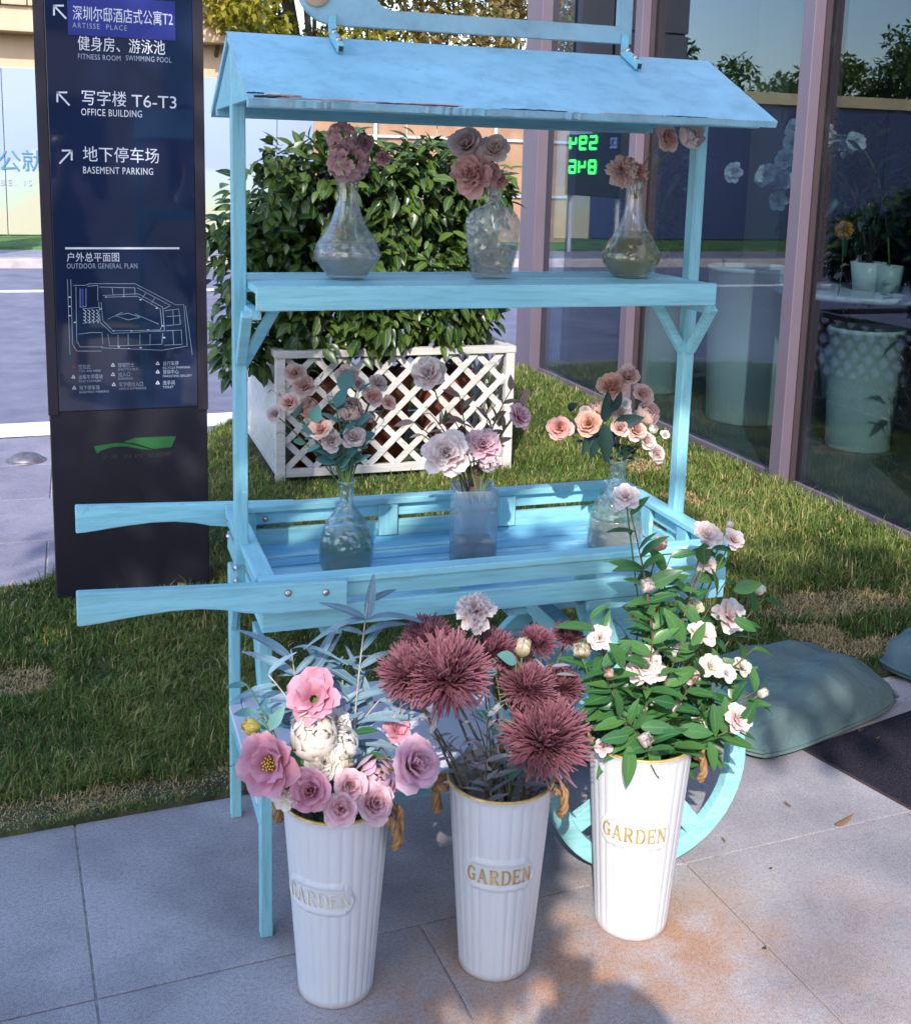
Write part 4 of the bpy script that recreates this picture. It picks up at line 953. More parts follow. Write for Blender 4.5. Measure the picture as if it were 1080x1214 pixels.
def chrysanth(seed, n=820):
    """shaggy ball of narrow quilled petals"""
    R = random.Random(seed); m = MB()
    for i in range(n):
        z = 1-1.25*(i+.5)/n; a = i*2.39996+R.uniform(-.25, .25); s = math.sqrt(max(0, 1-z*z)); d = np.array([s*math.cos(a), s*math.sin(a), z*.9+.12]); d += np.array([R.gauss(0, .2), R.gauss(0, .2), R.gauss(0, .2)]); d /= np.linalg.norm(d)
        L = R.uniform(.72, 1.05); side = np.cross(d, [0, 0, 1.]); side = side/(np.linalg.norm(side)+1e-6); up = np.cross(side, d)
        sb = R.gauss(0, .16); bend = R.uniform(-.6, .12); w = R.uniform(.014, .026)
        rows = []
        for v, ww in ((.15, .6), (.5, 1.), (.86, 1.25), (1., .7)):
            c = d*L*v-up*bend*v*v*L+side*sb*v*v*L; rows.append([c-side*w*ww+up*w*.7*ww, c, c+side*w*ww+up*w*.7*ww])
        m.grid(np.array(rows)*np.array([1, 1, .78]), along=np.repeat([.1, .45, .8, 1.], 3)*R.uniform(.55, 1.))
    return m
def camellia(seed):
    R = random.Random(seed); m = MB()
    for (k, r0, z0, th, cu, L, wd) in [(3, .03, .03, 0, 30, .42, .2), (5, .08, .02, 22, 35, .6, .32), (6, .12, -.02, 50, 32, .82, .42), (5, .14, -.06, 68, 26, .86, .46)]:
        off = R.uniform(0, 6)
        for i in range(k): petal(m, off+i*6.283/k+R.uniform(-.2, .2), r0, z0, th+R.uniform(-8, 8), cu+R.uniform(-15, 15), L*R.uniform(.9, 1.1), wd*R.uniform(.9, 1.1), .16, .05, .2, 6, 5, .03, R.uniform(0, 6), .5)
    return m
def hydrangea(seed):
    R = random.Random(seed); m = MB(); n = 26
    for i in range(n):
        z = 1-1.55*(i+.5)/n; a = i*2.4; s = math.sqrt(1-z*z); c = np.array([s*math.cos(a), s*math.sin(a), z])*.72; f = MB()
        for k in range(5): petal(f, k*1.257+R.uniform(-.2, .2), .02, 0, 42+R.uniform(-12, 12), 40, .36, .17, .15, .04, .1, 4, 4, 0, R.uniform(0, 6), .6, .1, 1)
        q = Vector(c).to_track_quat('Z', 'Y').to_matrix().to_4x4(); q.translation = c; f.xf(q); m.add(np.vstack(f.v), f.f, along=np.concatenate(f.a['along']))
    return m
def bud(seed):
    R = random.Random(seed); m = MB()
    for j, (k, L, wd, rr, th, cu) in enumerate([(3, 1.25, .3, .05, -4, -8), (4, 1.3, .42, .18, 10, -36), (4, 1.1, .44, .25, 20, -60)]):
        for i in range(k): petal(m, j+i*6.283/k, rr, -.45, th, cu, L, wd, .0, .01, .3, 5, 6, 0, 0, .5)
    return m
def cabbage(seed, flare=.0, n=6):
    """globe of overlapping shell petals round a tight heart"""
    R = random.Random(seed); m = MB()
    for j in range(n):
        rad = .26+.74*j/(n-1); k = 3+(j+1)//2; phi = R_(4+(44+flare*24)*(j/(n-1))**1.1); off = R.uniform(0, 6)
        for i in range(k):
            a0 = off+i*6.283/k+R.uniform(-.15, .15); wid = 6.283/k*.72+.35; nu, nv = 8, 7; P = np.zeros((nv, nu, 3)); rr = rad*R.uniform(.95, 1.05); tilt = R.uniform(-.05, .06)
            for q, v in enumerate(np.linspace(0, 1, nv)):
                for s, u in enumerate(np.linspace(-1, 1, nu)):
                    top = phi+.20*u*u*(1+.4*R.random()); th = 1.95*(1-v)+top*v; lift = (.035+.12*flare*(j/(n-1)))*v**4+.02*abs(u)**3+tilt*v*u
                    w = wid*(.75+.25*math.sin(math.pi*min(1, v*1.1))); az = a0+w*u*.5; r_ = rr*(1+lift); P[q, s] = (r_*math.sin(th)*math.cos(az), r_*math.sin(th)*math.sin(az), r_*math.cos(th)*.82-.12)
            m.grid(P, along=np.repeat(.15+.25*j/(n-1)+.6*np.linspace(0, 1, nv), nu))
    return m
def norm_mesh(m, name):
    V = np.vstack(m.v); s = 1/np.percentile(np.hypot(V[:, 0], V[:, 1]), 98); m.v = [v*s for v in m.v]; return m.mesh(name, 'dirt', True)
BLOOM = {}
for kind, fn, k in (('rose', rose, 4), ('peony', peony, 3), ('fullpeony', lambda s: peony(s, True), 3), ('carnation', carnation, 3), ('ranunculus', lambda s: cabbage(s, .1, 7), 2), ('chrysanthemum', chrysanth, 4), ('camellia', camellia, 3), ('hydrangea', hydrangea, 2), ('bud', bud, 2)):
    BLOOM[kind] = [norm_mesh(fn(11*i+3), kind+'_bloom') for i in range(k)]
BLOOM['rose'] = BLOOM['rose']+[norm_mesh(cabbage(50+i, .25, 5), 'rose_bloom') for i in range(1)]
def leaf_me(name, w, fold, droop, rows=6, twist=0.):
    P, F, A = leaf_shape(w, fold, droop, rows=rows, twist=twist); m = MB(); m.add(P, F.tolist(), across=A); return m.mesh(name, 'dirt', True)
LEAF = {'oval': leaf_me('oval_leaf', .46, .16, .16), 'oval2': leaf_me('oval_leaf', .40, .22, .34), 'long': leaf_me('long_leaf', .21, .25, .35), 'long2': leaf_me('long_leaf', .18, .2, .75, 8), 'round': leaf_me('round_leaf', .78, .10, .06), 'lance': leaf_me('lance_leaf', .24, .2, .12)}
C_ = {  # petal colours: claw, edge
 'pink': ((.76, .38, .33), (.80, .59, .52)), 'rosepink': ((.70, .25, .34), (.72, .38, .48)), 'peach': ((.74, .36, .23), (.74, .46, .37)), 'pale': ((.76, .58, .51), (.76, .64, .62)), 'cream': ((.76, .66, .52), (.78, .72, .66)),
 'white': ((.74, .70, .62), (.80, .77, .76)), 'blush': ((.74, .46, .42), (.80, .70, .68)), 'mauve': ((.64, .32, .44), (.74, .50, .60)), 'coral': ((.68, .26, .22), (.76, .46, .41)), 'dusty': ((.60, .27, .29), (.72, .44, .44)),
 'burgundy': ((.19, .055, .08), (.42, .19, .235)), 'paleilac': ((.66, .48, .50), (.74, .60, .61)), 'yellowbud': ((.50, .36, .06), (.76, .70, .58)), 'greenbud': ((.36, .36, .06), (.55, .45, .14)), 'candy': ((.74, .36, .38), (.78, .55, .62))}
for k, (a, b) in C_.items():
    if k != 'burgundy': a, b = tuple(min(.86, .80*x+.20*y+.04) for x, y in zip(a, b)), tuple(min(.86, x*1.08+.02) for x in b)
    MT['p_'+k] = petal_mat('petal_'+k, a, b, .42)
MT['stamen'] = plain('yellow_stamen', (.62, .40, .05), .7, .2, 40)
MT['stembrown'] = plain('woody_stem', (.12, .085, .05), .8, .3, 40)
MT['stemgrey'] = plain('pale_stem', (.40, .36, .33), .7, .2, 40)
MT['leafdark'] = leaf_mat('glossy_dark_leaf', (.025, .105, .038), (.07, .18, .045), .35, .15, vein=(.10, .19, .06))
MT['leafteal'] = leaf_mat('teal_eucalyptus', (.07, .20, .19), (.12, .27, .25), .55, .15)
MT['leafblue'] = leaf_mat('blue_grey_olive_leaf', (.10, .19, .25), (.19, .30, .37), .5, .15, vein=(.26, .36, .42))
MT['leafgreyw'] = leaf_mat('silver_leaf', (.17, .18, .21), (.30, .30, .34), .7, .15)
MT['leafbrownish'] = leaf_mat('dusty_rose_leaf', (.16, .13, .09), (.27, .19, .17), .6, .2)
MT['leafblack'] = leaf_mat('near_black_leaf', (.008, .028, .024), (.02, .05, .04), .4, .1)
MT['leaflime'] = leaf_mat('yellow_green_leaf', (.22, .26, .04), (.30, .34, .07), .5, .25)
MT['calyx'] = plain('calyx_green', (.12, .20, .05), .6, .25, 30)
_cal = MB(); _cal.lathe([(.05, -.55), (.16, -.42), (.30, -.22), (.32, -.10)], 8); CALYX = _cal.mesh('calyx', 'calyx', True)
cnt = {}
BIG = {'chrysanthemum': 1.0, 'bud': 1.15, 'rose': 1.06, 'camellia': .98, 'hydrangea': 1.0}
def leaf(parent, kind, base, d, up, L, mat):
    return inst('leaf', LEAF[kind], parent, base, frame_quat(d, up), L, mat)
def flower(kind, px, py, dia, Y, colr, label, root, name=None, look=(.0, -.75, .55), out=None, stem='stemgreen', bend=.03, leaves=0, lk='oval', lm='leafdark', ll=.04, group=None, stamen=False, spread=.6, stem_r=.0016, vw=.75):
    c = ony(px, py, Y); R = dia*.5*mpp(c)*BIG.get(kind, 1.16); var = cnt[kind] = cnt.get(kind, 0)+1
    root = np.array(root, float)
    t = thing(name or {'fullpeony': 'peony', 'bud': 'flower_bud'}.get(kind, kind), label, 'flower' if kind != 'bud' else 'flower bud', root, group)
    o_ = c-root; o_[2] *= .35; o_ /= np.linalg.norm(o_)+1e-6
    v = CAM-c; v /= np.linalg.norm(v)
    d = np.array(look, float)*.6+v*vw+o_*spread; d /= np.linalg.norm(d)
    me = BLOOM[kind][var % len(BLOOM[kind])]
    bl = inst('bloom', me, t, c, face_quat(d, random.uniform(0, 6)), R, 'p_'+colr)
    if kind not in ('chrysanthemum', 'hydrangea'): inst('calyx', CALYX, t, c, face_quat(d, 0), R)
    if stamen:
        m = MB(); disc(m, 22, .22, .30, .035); m.xf(Matrix.LocRotScale(Vector(c), face_quat(d), Vector((R,)*3))); m.build('stamens', 'stamen', t)
    back = c-d*R*.5; mid = root*.45+back*.55-d*np.array([1, 1, .2])*(bend+.02); pts = bez(root, mid, back, 9)
    m = MB(); m.tube(pts, stem_r, 6); m.build('stem', stem, t, True)
    for i in range(leaves):
        k = pts[3+(i*2) % 6]; dd = np.array([random.gauss(0, 1), random.gauss(0, .8)-.3, random.uniform(-.1, .9)]); dd /= np.linalg.norm(dd)
        leaf(t, lk, k, dd, (random.gauss(0, .4), -.5+random.gauss(0, .3), 1), ll*random.uniform(.75, 1.2), lm)
    return t
def branch(name, label, root, tips, kind, lm, L, n, stem='stemgreen', group=None, r=.0022, spread=1.0, cat='foliage', updir=(0, -.4, 1), alt=None):
    """leafy stem(s) from root to each tip"""
    t = thing(name, label, cat, root, group); root = np.array(root, float)
    for tip in tips:
        tip = np.array(tip, float); mid = (root+tip)/2+np.array([(tip[0]-root[0])*-.25, (tip[1]-root[1])*-.2, (tip[2]-root[2])*.12]); pts = bez(root, mid, tip, 14)
        m = MB(); m.tube(pts, np.linspace(r, r*.5, 14), 6); m.build('stem', stem, t, True)
        tg = np.gradient(pts, axis=0); tg /= np.linalg.norm(tg, axis=1)[:, None]
        for i in range(n):
            k = min(13, int(4+9.2*i/max(1, n-1))); sd = np.cross(tg[k], [0.15, 1., .1]); sd /= np.linalg.norm(sd); s = 1 if i % 2 else -1
            dd = tg[k]*random.uniform(.35, .9)+sd*s*random.uniform(.5, 1.0)*spread+np.array([0, random.uniform(-.6, .4), 0]); dd /= np.linalg.norm(dd)
            leaf(t, (alt if alt and random.random() < .5 else kind), pts[k], dd, np.array(updir)+rng.normal(0, .25, 3), L*random.uniform(.7, 1.2), lm)
    return t
mouth = lambda V, h: np.array([V[0], V[1], V[2]+h])
# --- shelf vases
g = 'flowers in the left shelf vase'; r0 = mouth(V1, .17)
flower('hydrangea', 413, 192, 52, .255, 'dusty', 'large dusty pink flower cluster sitting on the left carafe mouth', r0, group=g)
flower('hydrangea', 405, 163, 38, .275, 'dusty', 'dusty pink flower cluster just under the roof above the left carafe', r0+[-.003, .004, 0], group=g)
flower('carnation', 433, 168, 22, .27, 'dusty', 'small dusty pink flower right of the clusters in the left carafe', r0+[.004, 0, 0], group=g)
flower('carnation', 455, 186, 18, .28, 'dusty', 'small dusty pink flower hanging far right of the left carafe', r0+[.006, 0, 0], group=g, leaves=2, lk='oval', lm='leafdark', ll=.03)
g = 'flowers in the bottle vase on the shelf'; r0 = mouth(V2, .15)
flower('rose', 553, 172, 40, .27, 'paleilac', 'large pale lilac rose at upper left over the crackled bottle', r0+[-.004, 0, 0], group=g)
flower('rose', 586, 178, 36, .25, 'pale', 'pale pink rose at upper right over the crackled bottle', r0, group=g, leaves=1, lm='leafteal')
flower('fullpeony', 560, 207, 46, .24, 'coral', 'coral peony left of the crackled bottle neck', r0+[-.003, -.002, 0], group=g)
flower('carnation', 577, 204, 30, .235, 'coral', 'small coral ruffled flower in front of the crackled bottle neck', r0+[0, -.004, 0], group=g)
flower('carnation', 592, 213, 20, .245, 'coral', 'smallest coral flower right of the crackled bottle neck', r0+[.004, 0, 0], group=g, leaves=2, lm='leafdark', ll=.03)
g = 'flowers in the right shelf vase'; r0 = mouth(V3, .17)
flower('carnation', 737, 201, 36, .25, 'pink', 'peach ruffled flower left on the right carafe mouth', r0+[-.003, 0, 0], group=g)
flower('carnation', 755, 203, 26, .26, 'coral', 'reddish ruffled flower right on the right carafe mouth', r0+[.002, 0, 0], group=g, leaves=3, lk='long', lm='leafdark', ll=.03)
flower('rose', 789, 165, 30, .23, 'pink', 'pink rose on a bent stem beside the right post under the roof', r0+[.004, 0, 0], group=g, look=(.4, -.8, .0))
flower('rose', 822, 159, 32, .20, 'pale', 'pale pink rose in front of the top of the right post', r0+[.005, -.002, 0], group=g, look=(.3, -.9, -.1))
# --- tray, blue bottle
g = 'roses in the blue bottle vase'; r0 = mouth(V4, .175)
T4 = [(350, 443, 24, 'pink', 'top left'), (361, 459, 26, 'pink', 'second from top left'), (344, 478, 25, 'pink', 'left edge, egg shaped'), (326, 491, 19, 'pale', 'farthest left and palest'), (366, 483, 25, 'peach', 'peach coloured, left of centre'), (380, 509, 27, 'pink', 'bottom left, fully open'),
      (393, 524, 24, 'pale', 'lowest, whitish, above the bottle mouth'), (411, 447, 28, 'pink', 'top centre'), (424, 456, 18, 'pale', 'small and pale, right of the top centre rose'), (416, 484, 29, 'pink', 'centre, in front of the teal leaves'), (441, 471, 26, 'pink', 'right of centre'), (447, 455, 22, 'pale', 'top right, greyish'), (460, 478, 19, 'pink', 'farthest right'), (419, 519, 27, 'pale', 'bottom right'), (438, 494, 14, 'rosepink', 'tiny deep pink, lower right')]
for i, (x, y, dd, c, lab) in enumerate(T4): flower('rose', x, y, dd, .262+(.03 if y < 460 else -.02 if y > 500 else 0), c, 'rose in the blue bottle bouquet: '+lab, r0+[.004*math.cos(i), .004*math.sin(i), -.01*(i % 3)], group=g, leaves=2, lk='round', lm='leafteal', ll=.026)
branch('eucalyptus_sprig', 'teal round leaved sprig low at left of the blue bottle roses', r0, [ony(350, 495, .25), ony(372, 500, .24), ony(365, 515, .245)], 'round', 'leafteal', .038, 5, group='eucalyptus sprigs in the blue bottle')
branch('eucalyptus_sprig', 'teal round leaved sprig in the middle of the blue bottle roses', r0, [ony(404, 462, .26), ony(398, 482, .25), ony(425, 465, .26), ony(440, 490, .26)], 'round', 'leafteal', .040, 5, group='eucalyptus sprigs in the blue bottle')
branch('filler_sprig', 'fine olive filler sprig among the blue bottle roses', r0, [ony(390, 455, .29), ony(332, 512, .26), ony(455, 500, .27), ony(376, 440, .28), ony(322, 462, .27)], 'lance', 'leafbrownish', .014, 12, group=None, r=.0009)
# --- tray, square vase
g = 'flowers in the square smoky vase'; r0 = mouth(V5, .14)
flower('fullpeony', 509, 444, 38, .26, 'blush', 'single pale peony on the tall stem above the square vase', r0+[-.02, 0, 0], group=g, leaves=4, lm='leafdark', ll=.03, stem='stembrown')
flower('fullpeony', 529, 538, 50, .195, 'blush', 'largest pale peony at the front left rim of the square vase', r0+[-.015, -.02, 0], group=g)
flower('fullpeony', 573, 528, 38, .205, 'candy', 'pink peony at the front right rim of the square vase', r0+[.01, -.02, 0], group=g)
flower('fullpeony', 614, 494, 30, .24, 'candy', 'pink peony leaning far right of the square vase', r0+[.02, 0, 0], group=g, look=(.8, -.6, .2), leaves=2, lm='leaflime', ll=.02)
flower('hydrangea', 580, 549, 24, .195, 'paleilac', 'tiny lilac floret cluster on the rim of the square vase', r0+[.015, -.03, 0], group=g)
flower('camellia', 552, 531, 18, .20, 'blush', 'small pale flower between the two front peonies of the square vase', r0+[0, -.03, 0], group=g)
branch('dried_leaf_sprig', 'dusty brown leaved sprig spreading right from the square vase', r0, [ony(606, 462, .25), ony(596, 480, .24), ony(578, 497, .24), ony(620, 480, .25)], 'oval', 'leafbrownish', .036, 6, 'stembrown', 'dusty sprigs in the square vase')
branch('dried_leaf_sprig', 'dusty brown leaved sprig spreading left from the square vase', r0+[-.01, 0, 0], [ony(490, 500, .25), ony(510, 490, .25), ony(500, 515, .23), ony(545, 470, .26)], 'oval', 'leafbrownish', .036, 6, 'stembrown', 'dusty sprigs in the square vase')
branch('dried_leaf_sprig', 'short leafy sprig low in the mouth of the square vase', r0, [ony(525, 510, .24), ony(560, 508, .24), ony(540, 500, .25)], 'oval', 'leafbrownish', .03, 6, 'stembrown', 'dusty sprigs in the square vase')
# --- tray, bell bottle
g = 'roses in the bell shaped bottle'; r0 = mouth(V6, .185)
T6 = [(725, 460, 36, 'peach', 'largest, peach, near the top'), (744, 447, 28, 'pink', 'topmost, pink'), (698, 503, 31, 'peach', 'peach, fully open, left of the dark leaves'), (664, 508, 29, 'coral', 'farthest left, coral'), (707, 482, 19, 'pink', 'small half open one above the open peach rose'), (694, 488, 14, 'pale', 'tiny pale one at upper left'), (736, 491, 24, 'pale', 'pale bud shape in the centre'), (740, 479, 16, 'white', 'white small one in the centre'),
      (761, 468, 25, 'pink', 'upper right, pink'), (769, 490, 28, 'pink', 'right, tall and pink'), (735, 508, 22, 'pink', 'lower centre, pink'), (753, 511, 25, 'pink', 'lower right, open'), (766, 523, 22, 'pale', 'second lowest at right'), (777, 538, 21, 'pale', 'lowest at right, hanging'), (775, 508, 11, 'white', 'tiny white one at right'), (788, 515, 11, 'white', 'tiny white one farthest right')]
for i, (x, y, dd, c, lab) in enumerate(T6): flower('rose', x, y, dd, .27+(.03 if y < 470 else -.02 if y > 500 else 0), c, 'rose in the bell bottle bouquet: '+lab, r0+[.004*math.cos(i), .004*math.sin(i), -.012*(i % 3)], group=g, leaves=2, lk='oval', lm='leafblack', ll=.03)
for tip, dr, L in (((655, 500), (-.75, 0, .55), .062), ((722, 505), (.1, -.2, -1), .075), ((712, 500), (-.15, -.2, -1), .07), ((733, 500), (.9, -.2, .15), .065), ((700, 512), (-.3, -.3, -.6), .05), ((715, 490), (.1, -.1, 1), .06)):
    pass
bl = branch('dark_leaf_sprig', 'near black glossy leaves at the neck of the bell bottle', r0, [ony(676, 488, .27)], 'oval2', 'leafblack', .05, 3, 'stembrown')
for (x, y), dr, L in (((684, 508), (-.8, 0, .5), .055), ((716, 503), (.05, -.3, -1), .085), ((708, 505), (-.2, -.25, -1), .075), ((728, 502), (.9, -.25, .2), .07), ((700, 512), (-.35, -.3, -.7), .055), ((716, 500), (.12, -.1, 1), .07), ((726, 488), (.3, -.2, .8), .05)):
    leaf(bl, 'oval', ony(x, y, .25), dr, (.1, -1, .3), L, 'leafblack')
# ------------------------------------------------------------------ bucket 1: pink roses and blue-grey leaves
t1, b1, h1_, rt1 = K1; r0 = b1+np.array([0, 0, h1_-.13]); yc = b1[1]; g = 'flowers in the left bucket'
T1 = [('peony', 372, 829, 54, yc-.01, 'rosepink', 'open pink peony at the top of the left bucket bouquet', {}), ('ranunculus', 372, 871, 46, yc-.05, 'cream', 'large cream ranunculus below the top pink peony', {}), ('ranunculus', 406, 881, 32, yc-.05, 'white', 'small white ranunculus right of the large cream one', {}),
 ('fullpeony', 385, 904, 34, yc-.07, 'cream', 'cream half open peony in the centre of the left bucket', {}), ('bud', 410, 903, 16, yc-.075, 'yellowbud', 'pale green white bud right of the cream peony', {}), ('bud', 299, 862, 16, yc-.03, 'greenbud', 'yellow green bud sticking out at far left of the left bucket', dict(look=(-.9, -.2, .2), leaves=2, lm='leaflime', ll=.03)),
 ('peony', 322, 906, 62, yc-.06, 'rosepink', 'big open pink peony hanging over the left side of the left bucket', dict(stamen=True, look=(-.5, -.7, .3))), ('fullpeony', 344, 936, 38, yc-.09, 'cream', 'cream peony at the left rim of the left bucket', {}), ('rose', 368, 938, 44, yc-.105, 'rosepink', 'deep pink rose with yellow heart at the rim of the left bucket', dict(stamen=True)),
 ('rose', 414, 932, 36, yc-.095, 'candy', 'light pink rose, upper one of the pair at the front rim', {}), ('rose', 404, 960, 36, yc-.115, 'candy', 'light pink rose, lower one of the pair at the front rim', {}), ('rose', 448, 922, 46, yc-.08, 'mauve', 'mauve rose at the right rim of the left bucket', {}), ('rose', 443, 953, 42, yc-.105, 'candy', 'light pink rose below the mauve one at the right rim', {}),
 ('rose', 489, 906, 54, yc-.07, 'mauve', 'big mauve pink rose leaning out right of the left bucket', dict(look=(.5, -.7, .3))), ('camellia', 470, 866, 36, yc+.02, 'rosepink', 'shaded pink flower behind the leaning mauve rose', {}), ('fullpeony', 398, 858, 30, yc+.0, 'white', 'white ruffled flower half hidden behind the large cream ranunculus', {})]
for i, (k, x, y, dd, Y, c, lab, kw) in enumerate(T1): flower(k, x, y, dd*1.12, Y, c, lab, r0+np.array([.05*math.cos(i*2.4), .05*math.sin(i*2.4), 0])*.7, group=g, **kw)
gb_ = 'blue grey leaf branches in the left bucket'
B1 = [('blue grey branch with the tallest upright leaf, over the cart front', [(436, 715)], (440, 690)), ('blue grey branch arching left under the handle', [(345, 770)], None), ('blue grey branch leaning to the right in the left bucket', [(405, 790)], None), ('low blue grey branch at the left edge of the left bucket', [(318, 800)], None), ('short blue grey branch at the right edge of the left bucket', [(450, 830)], None), ('blue grey branch behind the top pink peony', [(375, 785)], None)]
for i, (lab, tips, extra) in enumerate(B1):
    Y = yc+.03+.012*(i % 3); rr = r0+np.array([.045*math.cos(i*2.1+1), .03*math.sin(i*2.1)+.02, 0])
    t = branch('olive_branch', lab, rr, [ony(x, y, Y) for x, y in tips], 'long2', 'leafblue', .092, 15 if i < 3 else 11, 'stemgrey', gb_, .0024, 1.1, updir=(0, -.5, 1), alt='long')
    if extra:
        p = ony(436, 735, Y); leaf(t, 'lance', p, (.10, -.05, 1), (-.3, -1, .1), .085, 'leafblue')
        leaf(t, 'long2', p, (-.9, -.2, .3), (0, -.2, 1), .10, 'leafblue'); leaf(t, 'long2', p, (.9, -.2, .4), (0, -.2, 1), .11, 'leafblue')
t = branch('leaf_sprig', 'green and teal leaves at the left leg of the cart', r0+np.array([-.05, .02, 0]), [ony(292, 812, yc+.0), ony(305, 845, yc-.01)], 'oval', 'leafteal', .048, 6)
branch('leaf_sprig', 'yellow green leaves between the mauve roses of the left bucket', r0+np.array([.05, .0, 0]), [ony(458, 895, yc-.05)], 'oval', 'leaflime', .045, 4)
branch('leaf_sprig', 'dark leaves filling the gaps between the left bucket roses', r0, [ony(x, y, yc-.03) for x, y in ((345, 885), (390, 925), (430, 900), (420, 870), (355, 910))], 'oval', 'leafdark', .045, 5)
# ------------------------------------------------------------------ bucket 2: burgundy chrysanthemums
t2, b2, h2_, rt2 = K2; r0 = b2+np.array([0, 0, h2_-.13]); yc = b2[1]; g = 'chrysanthemums in the middle bucket'
T2 = [(530, 803, 112, yc-.03, 'largest shaggy burgundy chrysanthemum at upper left of the middle bucket'), (487, 800, 82, yc+.0, 'burgundy chrysanthemum at the far left of the middle bucket'), (507, 760, 66, yc+.04, 'burgundy chrysanthemum at the top left of the middle bucket'), (583, 775, 66, yc+.05, 'shaded burgundy chrysanthemum behind the pale carnation stem'), (624, 817, 72, yc-.02, 'burgundy chrysanthemum in the centre right below the yellow bud'),
      (645, 879, 112, yc-.07, 'largest sunlit burgundy chrysanthemum hanging over the right rim'), (636, 764, 48, yc+.05, 'burgundy chrysanthemum behind the yellow white bud'), (672, 757, 44, yc+.07, 'smallest burgundy chrysanthemum at the top right'), (664, 815, 56, yc+.03, 'burgundy chrysanthemum behind the silver flower at right')]
for i, (x, y, dd, Y, lab) in enumerate(T2): flower('chrysanthemum', x, y, dd, Y, 'burgundy', lab, r0+np.array([.05*math.cos(i*2.4), .04*math.sin(i*2.4), 0]), group=g, stem='stembrown', stem_r=.0026, look=(0, -.35, 1.1), vw=.3, spread=.35, leaves=2, lk='long', lm='leafgreyw', ll=.04)
flower('carnation', 563, 723, 46, yc+.03, 'blush', 'pale pink ruffled carnation standing above the burgundy flowers', r0, group='pale flowers in the middle bucket', look=(0, -.4, .5))
t = branch('leaf_sprig', 'two oval green leaves under the pale carnation', r0, [ony(566, 752, yc+.03)], 'oval', 'leafteal', .038, 4)
flower('bud', 620, 768, 19, yc-.02, 'yellowbud', 'yellow white bud with oval leaves over the middle bucket', r0+[.02, 0, 0], group='pale flowers in the middle bucket', look=(.1, -.2, .9))
t = branch('leaf_sprig', 'oval teal leaves below the yellow white bud', r0+[.02, 0, 0], [ony(612, 785, yc-.02), ony(588, 800, yc-.01)], 'round', 'leafteal', .036, 4)
flower('bud', 691, 772, 17, yc+.03, 'yellowbud', 'yellow white bud farthest right over the middle bucket', r0+[.03, 0, 0], group='pale flowers in the middle bucket', look=(-.6, -.2, .5))
gs = 'silver leaf sprigs in the middle bucket'
for i, (lab, tips) in enumerate([('silver leaved sprig standing at left inside the middle bucket', [(510, 870), (545, 885)]), ('silver leaved sprig in the middle of the middle bucket', [(578, 850), (590, 880)]), ('silver leaf rosette at right above the middle bucket', [(655, 790), (660, 800)]), ('low silver sprig on the right rim of the middle bucket', [(625, 905), (660, 912)]), ('silver sprig behind the left chrysanthemum stems', [(560, 845), (530, 880)])]):
    branch('silver_sprig', lab, r0+np.array([.05*math.cos(i*1.3+2.5), .04*math.sin(i*1.3+2.5), 0]), [ony(x, y, yc-.03+.02*(i % 3)) for x, y in tips], 'lance', 'leafgreyw', .045, 9, 'stembrown', gs, .0018, 1.2)
branch('bare_stem', 'dark bare twigs leaning left out of the middle bucket', r0+[-.04, 0, 0], [ony(480, 820, yc), ony(500, 850, yc-.02)], 'lance', 'leafgreyw', .03, 2, 'stembrown')
# ------------------------------------------------------------------ bucket 3: camellias
t3, b3, h3_, rt3 = K3; r0 = b3+np.array([0, 0, h3_-.13]); yc = b3[1]; g = 'camellias in the right bucket'
T3 = [('camellia', 742, 590, 36, 'blush', 'topmost pale camellia against the bell bottle'), ('bud', 782, 645, 16, 'pink', 'pink bud in front of the tray rail below the topmost camellia'), ('camellia', 838, 635, 40, 'blush', 'white pink camellia over the front right corner of the tray'), ('camellia', 869, 640, 30, 'blush', 'camellia farthest right at the tray corner'), ('camellia', 836, 668, 30, 'blush', 'camellia just below the tray corner flowers'), ('camellia', 789, 683, 26, 'blush', 'small camellia in front of the tray front board'), ('bud', 767, 695, 17, 'blush', 'round pink bud left of the small camellia on the tray front'), ('bud', 780, 716, 11, 'blush', 'narrow bud hanging under the tray front'),
 ('camellia', 823, 721, 24, 'yellowbud', 'yellowish half open camellia under the tray corner'), ('camellia', 864, 731, 46, 'blush', 'large round camellia at the right side of the bush'), ('camellia', 832, 752, 38, 'blush', 'white camellia left below the large round one'), ('camellia', 711, 757, 34, 'blush', 'white camellia at the far left of the bush'), ('bud', 687, 771, 17, 'yellowbud', 'yellow bud left of the far left camellia'), ('fullpeony', 765, 790, 42, 'blush', 'biggest ruffled pale flower in the middle of the bush'), ('camellia', 797, 768, 32, 'white', 'shaded white camellia above the biggest ruffled flower'),
 ('camellia', 820, 804, 24, 'candy', 'small mauve pink camellia in the centre'), ('camellia', 842, 790, 34, 'cream', 'cream camellia right of centre'), ('camellia', 785, 829, 46, 'blush', 'blush camellia below the biggest ruffled flower'), ('camellia', 879, 791, 26, 'cream', 'cream camellia on the right edge'), ('camellia', 861, 798, 26, 'white', 'white drooping camellia left of the right edge one'), ('camellia', 873, 853, 40, 'blush', 'blush camellia at lower right by the wheel'), ('camellia', 826, 862, 26, 'cream', 'cream camellia low in front'), ('bud', 765, 877, 18, 'blush', 'pink bud hanging low over the bucket rim'),
 ('bud', 722, 798, 13, 'pink', 'small pink bud in the left leaves'), ('bud', 865, 622, 8, 'cream', 'thin bud standing above the tray corner'), ('bud', 901, 700, 11, 'cream', 'thin bud far right beside a green leaf'), ('bud', 904, 822, 11, 'cream', 'white bud pointing right over the sandbag'), ('camellia', 715, 886, 24, 'paleilac', 'pale lilac petals lying in the bucket mouth')]
